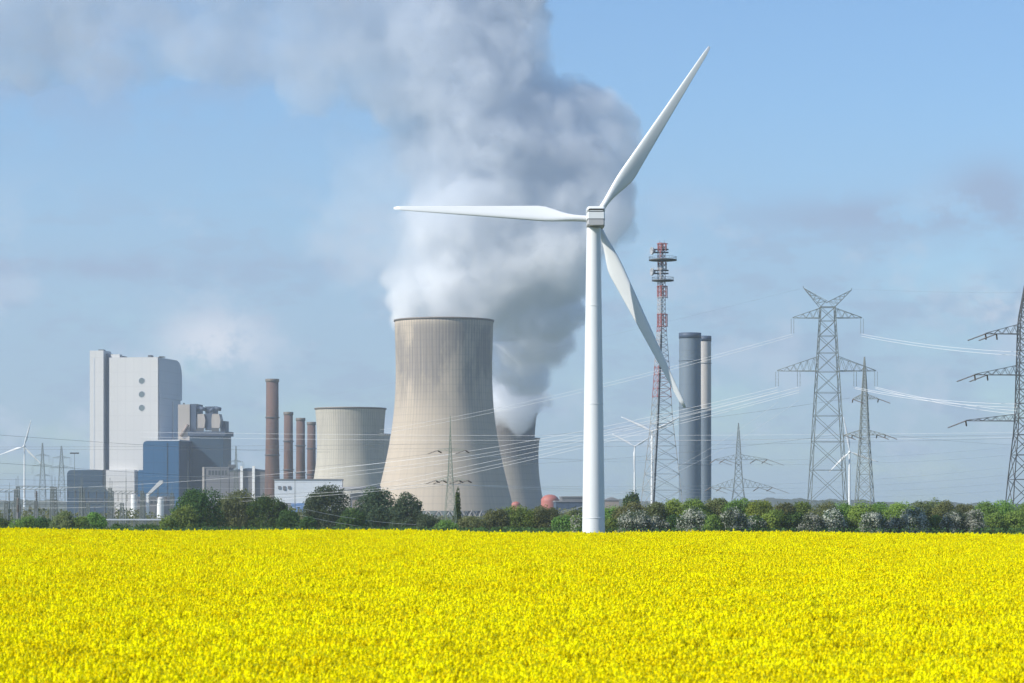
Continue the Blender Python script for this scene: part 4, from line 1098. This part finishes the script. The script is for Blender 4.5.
# front row: green and hawthorn
fr = [(613, 518, 20, 'leaf_green', 0, 'low green shrub in hedge front touching the right of the big turbine tower'),
      (634, 508, 36, 'leaf_grey', .75, 'white-blossomed hawthorn, first right of the big turbine tower'), (657, 515, 20, 'leaf_grey', .8, 'small white-blossomed hawthorn below the telecom mast'),
      (673, 514, 22, 'leaf_dark', 0, 'dark green shrub in hedge front below the telecom mast right foot'), (694, 509, 30, 'leaf_grey', .75, 'white-blossomed hawthorn below the twin grey stacks'),
      (713, 513, 20, 'leaf_green', 0, 'green shrub in hedge front right below the narrower stack'), (733, 509, 34, 'leaf_grey', .45, 'grey-green hawthorn with few blossoms under the long-armed pylon'),
      (754, 515, 24, 'leaf_dark', .5, 'dark hawthorn with sparse blossoms right of the long-armed pylon'), (774, 508, 26, 'leaf_spring', 0, 'light green shrub in hedge front left of the dark gap'),
      (794, 511, 24, 'leaf_dark', 0, 'darkest shrub in hedge front left of the tallest pylon'), (812, 513, 26, 'leaf_grey', .55, 'hawthorn with white blossoms left below the tallest pylon'),
      (832, 508, 26, 'leaf_grey', .8, 'white-blossomed hawthorn right under the tallest pylon'), (850, 517, 18, 'leaf_green', 0, 'low green shrub in hedge front between the tallest and the slim pylon'),
      (874, 511, 26, 'leaf_grey', .75, 'white-blossomed hawthorn below the slim pylon'), (894, 515, 20, 'leaf_grey', .65, 'small white-blossomed hawthorn right of the slim pylon'),
      (914, 509.5, 30, 'leaf_grey', .8, 'pinkish white hawthorn left below the distant bare tree'), (934, 515, 20, 'leaf_green', 0, 'green shrub in hedge front below the distant bare tree'),
      (953, 509, 24, 'leaf_grey', .7, 'white-blossomed hawthorn right below the distant bare tree'), (973, 510, 28, 'leaf_grey', .85, 'dense white hawthorn left of the right edge pylon'),
      (994, 512, 24, 'leaf_green', 0, 'green shrub in hedge front left under the right edge pylon'), (1014, 510, 28, 'leaf_spring', 0, 'light green shrub in hedge front at the right edge')]
for px, tp, w, m, bl, lb in fr: shrub(px, tp, w, m, lb, 606 + (px * 5) % 11, bl)
# low growth at the hedge foot
def undergrowth():
    rng = np.random.default_rng(5); n = 26000
    x = rng.uniform(-190, 150, n); y = rng.uniform(585, 670, n); z_ = rng.uniform(0, 1, n) ** .7 * 2.6
    P = np.stack([x, y, z_], 1); nr = rng.normal(0, 1, (n, 3)); nr /= np.linalg.norm(nr, axis=1)[:, None]
    t = np.cross(nr, rng.normal(0, 1, (n, 3))); t /= np.linalg.norm(t, axis=1)[:, None]; bt = np.cross(nr, t); s = rng.uniform(.15, .4, n)[:, None]
    V = np.stack([P - t * s, P - bt * s * .7, P + t * s, P + bt * s * .7], 1).reshape(-1, 3)
    o = mesh_np('undergrowth', V, np.arange(n * 4).reshape(-1, 4), ['leaf_dark']); tag(o, 'low tangled dark green undergrowth at the foot of the shrubs', 'undergrowth', kind='stuff')
undergrowth()
def far_bushes():
    rng = np.random.default_rng(8); n = 30000
    x = rng.uniform(-420, 360, n); y = rng.uniform(1000, 1700, n); z_ = rng.uniform(0, 1, n) * (4.5 + 2.2 * np.sin(x * .05) + 1.5 * np.sin(x * .17 + y * .02))
    P = np.stack([x, y, z_], 1); nr = rng.normal(0, 1, (n, 3)); nr /= np.linalg.norm(nr, axis=1)[:, None]
    t = np.cross(nr, rng.normal(0, 1, (n, 3))); t /= np.linalg.norm(t, axis=1)[:, None]; bt = np.cross(nr, t); s = rng.uniform(.5, 1.1, n)[:, None]
    V = np.stack([P - t * s, P - bt * s * .7, P + t * s, P + bt * s * .7], 1).reshape(-1, 3)
    o = mesh_np('far_scrub', V, np.arange(n * 4).reshape(-1, 4), ['leaf_olive']); tag(o, 'hazy olive scrubland between the hedge and the power station', 'scrub', kind='stuff')
far_bushes()

# ------------------------------------------------------------------ steam
def steam():
    Y = 2450.; s = Y / F
    P = [(492, 412, 18, 1, 300), (504, 405, 22, 1, 320), (518, 412, 17, 1, 285), (529, 409, 13, 1, 300), (522, 402, 20, 1, 310), (512, 414, 15, 1, 290), (400, 316, 11, 1, 0), (425, 318, 16, 1, 0), (455, 318, 16, 1, 0), (483, 317, 13, 1, 0), (508, 412, 16, 1, 330), (525, 406, 15, 1, 330), (533, 398, 15, 1, 300), (545, 396, 8, 1, 280), (515, 388, 22, 1, 280), (530, 375, 24, 1, 230), (508, 360, 24, 1, 200), (532, 352, 26, 1, 160), (552, 338, 24, 1, 120), (524, 330, 30, 1, 100), (556, 314, 30, 1, 70), (575, 318, 12, 1, 60),
         (412, 314, 18, 1, 0), (440, 308, 24, 1, 0), (470, 309, 23, 1, 0), (402, 300, 14, 1, 0), (422, 288, 30, 1, 0), (452, 284, 32, 1, 0), (482, 292, 32, 1, 0), (508, 302, 30, 1, 30), (502, 272, 38, 1, 0), (438, 264, 30, 1, 0), (396, 284, 12, .7, 0), (410, 262, 16, 1, 0),
         (425, 240, 24, 1, 0), (470, 250, 38, 1, 0), (532, 280, 36, 1, 20), (562, 282, 26, 1, 30), (545, 250, 42, 1, 10), (582, 262, 20, 1, 20), (500, 225, 45, 1, 0), (452, 215, 40, .9, 0), (424, 205, 25, .9, 0), (404, 225, 14, .7, 0), (560, 220, 42, 1, 0), (600, 228, 28, 1, 0), (617, 218, 20, 1, 0), (633, 232, 9, .9, 0),
         (600, 190, 30, 1, 0), (580, 168, 40, 1, 0), (612, 150, 24, 1, 0), (620, 122, 17, 1, 0), (600, 112, 26, 1, 0), (572, 108, 30, 1, 0), (545, 150, 45, 1, 0), (500, 170, 50, 1, 0), (450, 160, 45, .8, 0), (412, 150, 33, .7, 0), (396, 178, 18, .5, 0),
         (540, 92, 22, 1, 0), (515, 105, 42, 1, 0), (470, 110, 50, .9, 0), (422, 100, 45, .7, 0), (384, 92, 34, .55, 0), (515, 55, 34, 1, 0), (528, 15, 26, .9, 0), (488, 45, 46, .9, 0), (488, -5, 50, .9, 0), (440, 40, 50, .75, 0), (392, 40, 48, .6, 0), (345, 60, 42, .5, 0), (310, 92, 28, .45, 0), (296, 45, 40, .45, 0),
         (345, 0, 50, .55, 0), (240, 55, 36, .4, 0), (190, 45, 38, .4, 0), (145, 55, 30, .38, 0), (95, 55, 34, .4, 0), (45, 60, 30, .42, 0), (5, 50, 40, .45, 0), (-45, 50, 40, .45, 0), (60, 10, 45, .5, 0), (145, 5, 42, .42, 0), (235, 0, 44, .42, 0), (0, 5, 45, .5, 0), (-50, 0, 45, .5, 0), (95, -40, 50, .5, 0), (300, -45, 50, .5, 0), (420, -45, 60, .7, 0), (200, -50, 50, .5, 0), (0, -50, 55, .5, 0), (520, -35, 40, .9, 0),
         (352, 215, 34, .20, 0), (328, 238, 30, .17, 0), (372, 180, 36, .26, 0), (366, 255, 30, .22, 0), (352, 150, 30, .16, 0), (345, 275, 20, .12, 0), (395, 245, 26, .35, 0), (380, 215, 30, .30, 0)]
    rng = random.Random(3)
    vol = bpy.data.meshes.new('steam_plume')
    o = bpy.data.objects.new('steam_plume', vol); COL.objects.link(o)
    tag(o, 'billowing grey-white steam rising from the cooling towers and drifting to the upper left', 'steam', kind='stuff')
    nt = bpy.data.node_groups.new('steam_field', 'GeometryNodeTree')
    nt.interface.new_socket('Geometry', in_out='INPUT', socket_type='NodeSocketGeometry')
    nt.interface.new_socket('Geometry', in_out='OUTPUT', socket_type='NodeSocketGeometry')
    go = nt.nodes.new('NodeGroupOutput')
    pos = nt.nodes.new('GeometryNodeInputPosition').outputs[0]
    def vm(op, a, b=None, sc=None):
        n = nt.nodes.new('ShaderNodeVectorMath'); n.operation = op
        for i, v_ in enumerate((a, b)):
            if v_ is None: continue
            if isinstance(v_, (tuple, Vector)): n.inputs[i].default_value = tuple(v_)
            else: nt.links.new(v_, n.inputs[i])
        if sc is not None: n.inputs['Scale'].default_value = sc
        return n
    def mt(op, a, b=None, c=None, clamp=False):
        n = nt.nodes.new('ShaderNodeMath'); n.operation = op; n.use_clamp = clamp
        for i, v_ in enumerate((a, b, c)):
            if v_ is None: continue
            if isinstance(v_, (int, float)): n.inputs[i].default_value = v_
            else: nt.links.new(v_, n.inputs[i])
        return n.outputs[0]
    def nz(vec, scale, det, rough, out):
        n = nt.nodes.new('ShaderNodeTexNoise'); n.inputs['Scale'].default_value = scale; n.inputs['Detail'].default_value = det; n.inputs['Roughness'].default_value = rough
        nt.links.new(vec, n.inputs['Vector']); return n.outputs[out]
    wv = vm('SUBTRACT', nz(pos, 1 / 75., 2, .5, 'Color'), (.5, .5, .5)).outputs[0]
    wv = vm('SCALE', wv, sc=34.).outputs[0]
    wv2 = vm('SCALE', vm('SUBTRACT', nz(pos, 1 / 24., 3, .55, 'Color'), (.5, .5, .5)).outputs[0], sc=22.).outputs[0]
    p2 = vm('ADD', vm('ADD', pos, wv).outputs[0], wv2).outputs[0]
    acc = None; den = None
    for (px, py, r, d, yo) in P:
        u_ = min(1, max(0, (py - 170) / 100)); d *= .86 + .14 * u_ * u_ * (3 - 2 * u_)
        YY = Y + yo + rng.uniform(-12, 12); c = at(px, py, YY); rr = r * s * 1.30
        ds = vm('DISTANCE', p2, c).outputs['Value']
        f = mt('MULTIPLY_ADD', ds, -1 / rr, 1.)
        f = mt('MAXIMUM', f, 0.)
        g = mt('MULTIPLY', f, d)
        acc = f if acc is None else mt('ADD', acc, f); den = g if den is None else mt('ADD', den, g)
    ero = nz(pos, 1 / 30., 6, .64, 'Fac')
    body = mt('ADD', acc, mt('MULTIPLY', mt('SUBTRACT', ero, .5), 1.35))
    mr = nt.nodes.new('ShaderNodeMapRange'); mr.interpolation_type = 'SMOOTHSTEP'; nt.links.new(body, mr.inputs[0]); mr.inputs[1].default_value = .13; mr.inputs[2].default_value = .40
    ratio = mt('DIVIDE', den, mt('MAXIMUM', acc, .001))
    ratio = mt('POWER', ratio, 1.6)
    val = mt('MULTIPLY', mt('MULTIPLY', mr.outputs[0], ratio), mt('GREATER_THAN', acc, .02))
    vc = nt.nodes.new('GeometryNodeVolumeCube')
    nt.links.new(val, vc.inputs['Density'])
    mn = (at(-75, 0, Y).x, Y - 75, at(0, 428, Y).z); mx = (at(668, 0, Y).x, Y + 450, at(0, -90, Y).z)
    vc.inputs['Min'].default_value = mn; vc.inputs['Max'].default_value = mx
    vs = 2.5
    for nm, i in (('Resolution X', 0), ('Resolution Y', 1), ('Resolution Z', 2)): vc.inputs[nm].default_value = int((mx[i] - mn[i]) / vs)
    sm = nt.nodes.new('GeometryNodeSetMaterial')
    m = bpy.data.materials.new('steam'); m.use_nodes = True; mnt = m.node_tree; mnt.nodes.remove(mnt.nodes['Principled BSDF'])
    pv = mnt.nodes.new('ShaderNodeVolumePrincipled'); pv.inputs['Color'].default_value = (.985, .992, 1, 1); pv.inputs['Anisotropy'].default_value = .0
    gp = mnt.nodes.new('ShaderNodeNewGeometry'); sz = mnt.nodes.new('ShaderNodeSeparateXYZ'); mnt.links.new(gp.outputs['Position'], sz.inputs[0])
    sc_ = maprange(mnt, sz.outputs[2], 215., 320.); mnt.links.new(mixc(mnt, sc_, (.988, .993, 1.), (.83, .865, .91)), pv.inputs['Color'])  # greyer with height: flue gas in the steam, plus shade put into the colour
    ai = mnt.nodes.new('ShaderNodeAttribute'); ai.attribute_name = 'density'
    mm = mnt.nodes.new('ShaderNodeMath'); mm.operation = 'MULTIPLY'; mm.inputs[1].default_value = .064
    mnt.links.new(ai.outputs['Fac'], mm.inputs[0]); mnt.links.new(mm.outputs[0], pv.inputs['Density'])
    pv.inputs['Density Attribute'].default_value = ''
    mnt.links.new(pv.outputs[0], mnt.nodes['Material Output'].inputs['Volume'])
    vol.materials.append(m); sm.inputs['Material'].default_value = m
    nt.links.new(vc.outputs[0], sm.inputs[0]); nt.links.new(sm.outputs[0], go.inputs[0])
    md = o.modifiers.new('steam_field', 'NODES'); md.node_group = nt
steam()

# ------------------------------------------------------------------ haze
def haze():
    b = MB(); b.box((-2600, -60, -1), (2600, 6200, 560))
    m = bpy.data.materials.new('haze_air'); m.use_nodes = True; nt = m.node_tree; nt.nodes.remove(nt.nodes['Principled BSDF'])
    pv = nt.nodes.new('ShaderNodeVolumePrincipled'); pv.inputs['Color'].default_value = (.82, .90, 1., 1); pv.inputs['Density'].default_value = HAZE; pv.inputs['Anisotropy'].default_value = .3
    nt.links.new(pv.outputs[0], nt.nodes['Material Output'].inputs['Volume']); MATS['haze_air'] = m
    tag(b.build('haze', 'haze_air'), 'thin pale blue air haze', 'haze', kind='stuff')
HAZE = .00008
haze()

# ------------------------------------------------------------------ sky, sun, camera
SUN_AZ, SUN_EL = R(62), R(36)       # degrees to the left of straight behind the camera
sd = Vector((-math.sin(SUN_AZ) * math.cos(SUN_EL), -math.cos(SUN_AZ) * math.cos(SUN_EL), math.sin(SUN_EL)))
w = bpy.data.worlds.new('World'); SC.world = w; w.use_nodes = True; nt = w.node_tree
bg = nt.nodes['Background']
SKT = (.66, .86, 1.08)
sky = N(nt, 'ShaderNodeTexSky', sky_type='NISHITA'); sky.sun_disc = False; sky.sun_elevation = SUN_EL
sky.sun_rotation = math.atan2(sd.x, sd.y) % (2 * math.pi); sky.air_density = 1.0; sky.dust_density = .6; sky.ozone_density = 1.6; sky.altitude = 0
tc = N(nt, 'ShaderNodeTexCoord'); sp = N(nt, 'ShaderNodeSeparateXYZ'); L(nt, tc.outputs['Generated'], sp.inputs[0])
az = mathn(nt, 'ARCTAN2', sp.outputs[0], sp.outputs[1]); el = mathn(nt, 'ARCSINE', sp.outputs[2])
def gauss(cx, cy, wx, wy):     # a soft bank of cloud round a compass direction: px/py only help to convert to angles
    a0 = math.atan((cx - 512) / F); e0 = math.atan((YH - cy) / F)
    u = mathn(nt, 'DIVIDE', mathn(nt, 'SUBTRACT', az, a0), wx / F); v_ = mathn(nt, 'DIVIDE', mathn(nt, 'SUBTRACT', el, e0), wy / F)
    r2 = mathn(nt, 'ADD', mathn(nt, 'MULTIPLY', u, u), mathn(nt, 'MULTIPLY', v_, v_))
    return mathn(nt, 'EXPONENT', mathn(nt, 'MULTIPLY', r2, -1.))
cv = N(nt, 'ShaderNodeCombineXYZ'); L(nt, az, cv.inputs[0]); L(nt, mathn(nt, 'MULTIPLY', el, 2.6), cv.inputs[1])
cvr = N(nt, 'ShaderNodeCombineXYZ'); L(nt, az, cvr.inputs[0]); L(nt, mathn(nt, 'MULTIPLY', el, 1.2), cvr.inputs[1])
n1 = noise(nt, cv.outputs[0], 16., 6, .55); n2 = noise(nt, cvr.outputs[0], 45., 6, .6); n3 = noise(nt, cv.outputs[0], 5., 3, .5)
low = maprange(nt, el, .150, .05)                 # thin stratus thickens toward the horizon
m_low = mathn(nt, 'MULTIPLY', low, maprange(nt, n1, .22, .52), clamp=True)
pm = mathn(nt, 'MULTIPLY', maprange(nt, el, .125, .085), maprange(nt, el, .0, .03))
patch = mathn(nt, 'MULTIPLY', mathn(nt, 'MULTIPLY', pm, maprange(nt, noise(nt, cv.outputs[0], 30., 7, .64), .49, .60)), .42)
pale = mathn(nt, 'MULTIPLY', mathn(nt, 'MULTIPLY', pm, maprange(nt, noise(nt, cvr.outputs[0], 24., 7, .62), .50, .62)), .42)
gr = mathn(nt, 'MULTIPLY', gauss(900, 218, 170, 18), maprange(nt, n2, .38, .56))
gr = mathn(nt, 'ADD', gr, mathn(nt, 'MULTIPLY', gauss(990, 192, 40, 26), maprange(nt, n2, .32, .56)))
gr = mathn(nt, 'ADD', gr, mathn(nt, 'MULTIPLY', gauss(90, 268, 260, 12), mathn(nt, 'MULTIPLY', maprange(nt, n2, .3, .6), .8)))
gr = mathn(nt, 'ADD', gr, mathn(nt, 'MULTIPLY', gauss(30, 60, 300, 75), mathn(nt, 'MULTIPLY', maprange(nt, n2, .35, .60), .75)), clamp=True)
wh = mathn(nt, 'MULTIPLY', gauss(212, 343, 46, 28), maprange(nt, noise(nt, cvr.outputs[0], 55., 7, .62), .38, .53))
wh = mathn(nt, 'ADD', wh, mathn(nt, 'MULTIPLY', gauss(1010, 310, 55, 30), mathn(nt, 'MULTIPLY', maprange(nt, n2, .4, .6), .6)), clamp=True)
c = mixc(nt, 1., sky.outputs[0], (SKT[0], SKT[1], SKT[2])); c.node.blend_type = 'MULTIPLY'
c = mixc(nt, mathn(nt, 'MULTIPLY', m_low, .62), c, (2.6, 3.55, 5.0))
c = mixc(nt, patch, c, (2.5, 3.25, 4.55)); c = mixc(nt, pale, c, (4.3, 4.9, 5.9))
c = mixc(nt, mathn(nt, 'MULTIPLY', gr, .8), c, (2.45, 3.15, 4.5))
c = mixc(nt, wh, c, (5.7, 6.0, 6.6))
L(nt, c, bg.inputs['Color']); bg.inputs['Strength'].default_value = .10

sl = bpy.data.lights.new('sun', 'SUN'); sl.energy = 4.3; sl.angle = R(.53); sl.color = (1., .955, .88)
so = bpy.data.objects.new('sun', sl); COL.objects.link(so); so.rotation_euler = sd.to_track_quat('Z', 'Y').to_euler(); so.location = (0, 0, 600)

cam = bpy.data.cameras.new('camera'); cam.sensor_width = 36; cam.lens = F / W * 36; cam.shift_y = (YH - H / 2) / W
cam.clip_start = .5; cam.clip_end = 30000
cam.dof.use_dof = True; cam.dof.focus_distance = 600; cam.dof.aperture_fstop = 4.5
co = bpy.data.objects.new('camera', cam); COL.objects.link(co); co.location = (0, 0, CAMZ); co.rotation_euler = (R(90), 0, 0); SC.camera = co

SC.view_settings.view_transform = 'Standard'; SC.view_settings.look = 'None'; SC.view_settings.exposure = .50; SC.view_settings.gamma = 1
cy = SC.cycles; cy.max_bounces = 14; cy.diffuse_bounces = 8; cy.transmission_bounces = 4; cy.volume_bounces = 14; cy.transparent_max_bounces = 8
cy.use_denoising = True; cy.sample_clamp_indirect = 8; cy.volume_step_rate = 1.0; cy.volume_max_steps = 512; cy.use_adaptive_sampling = True; cy.adaptive_threshold = .015
SC.render.film_transparent = False
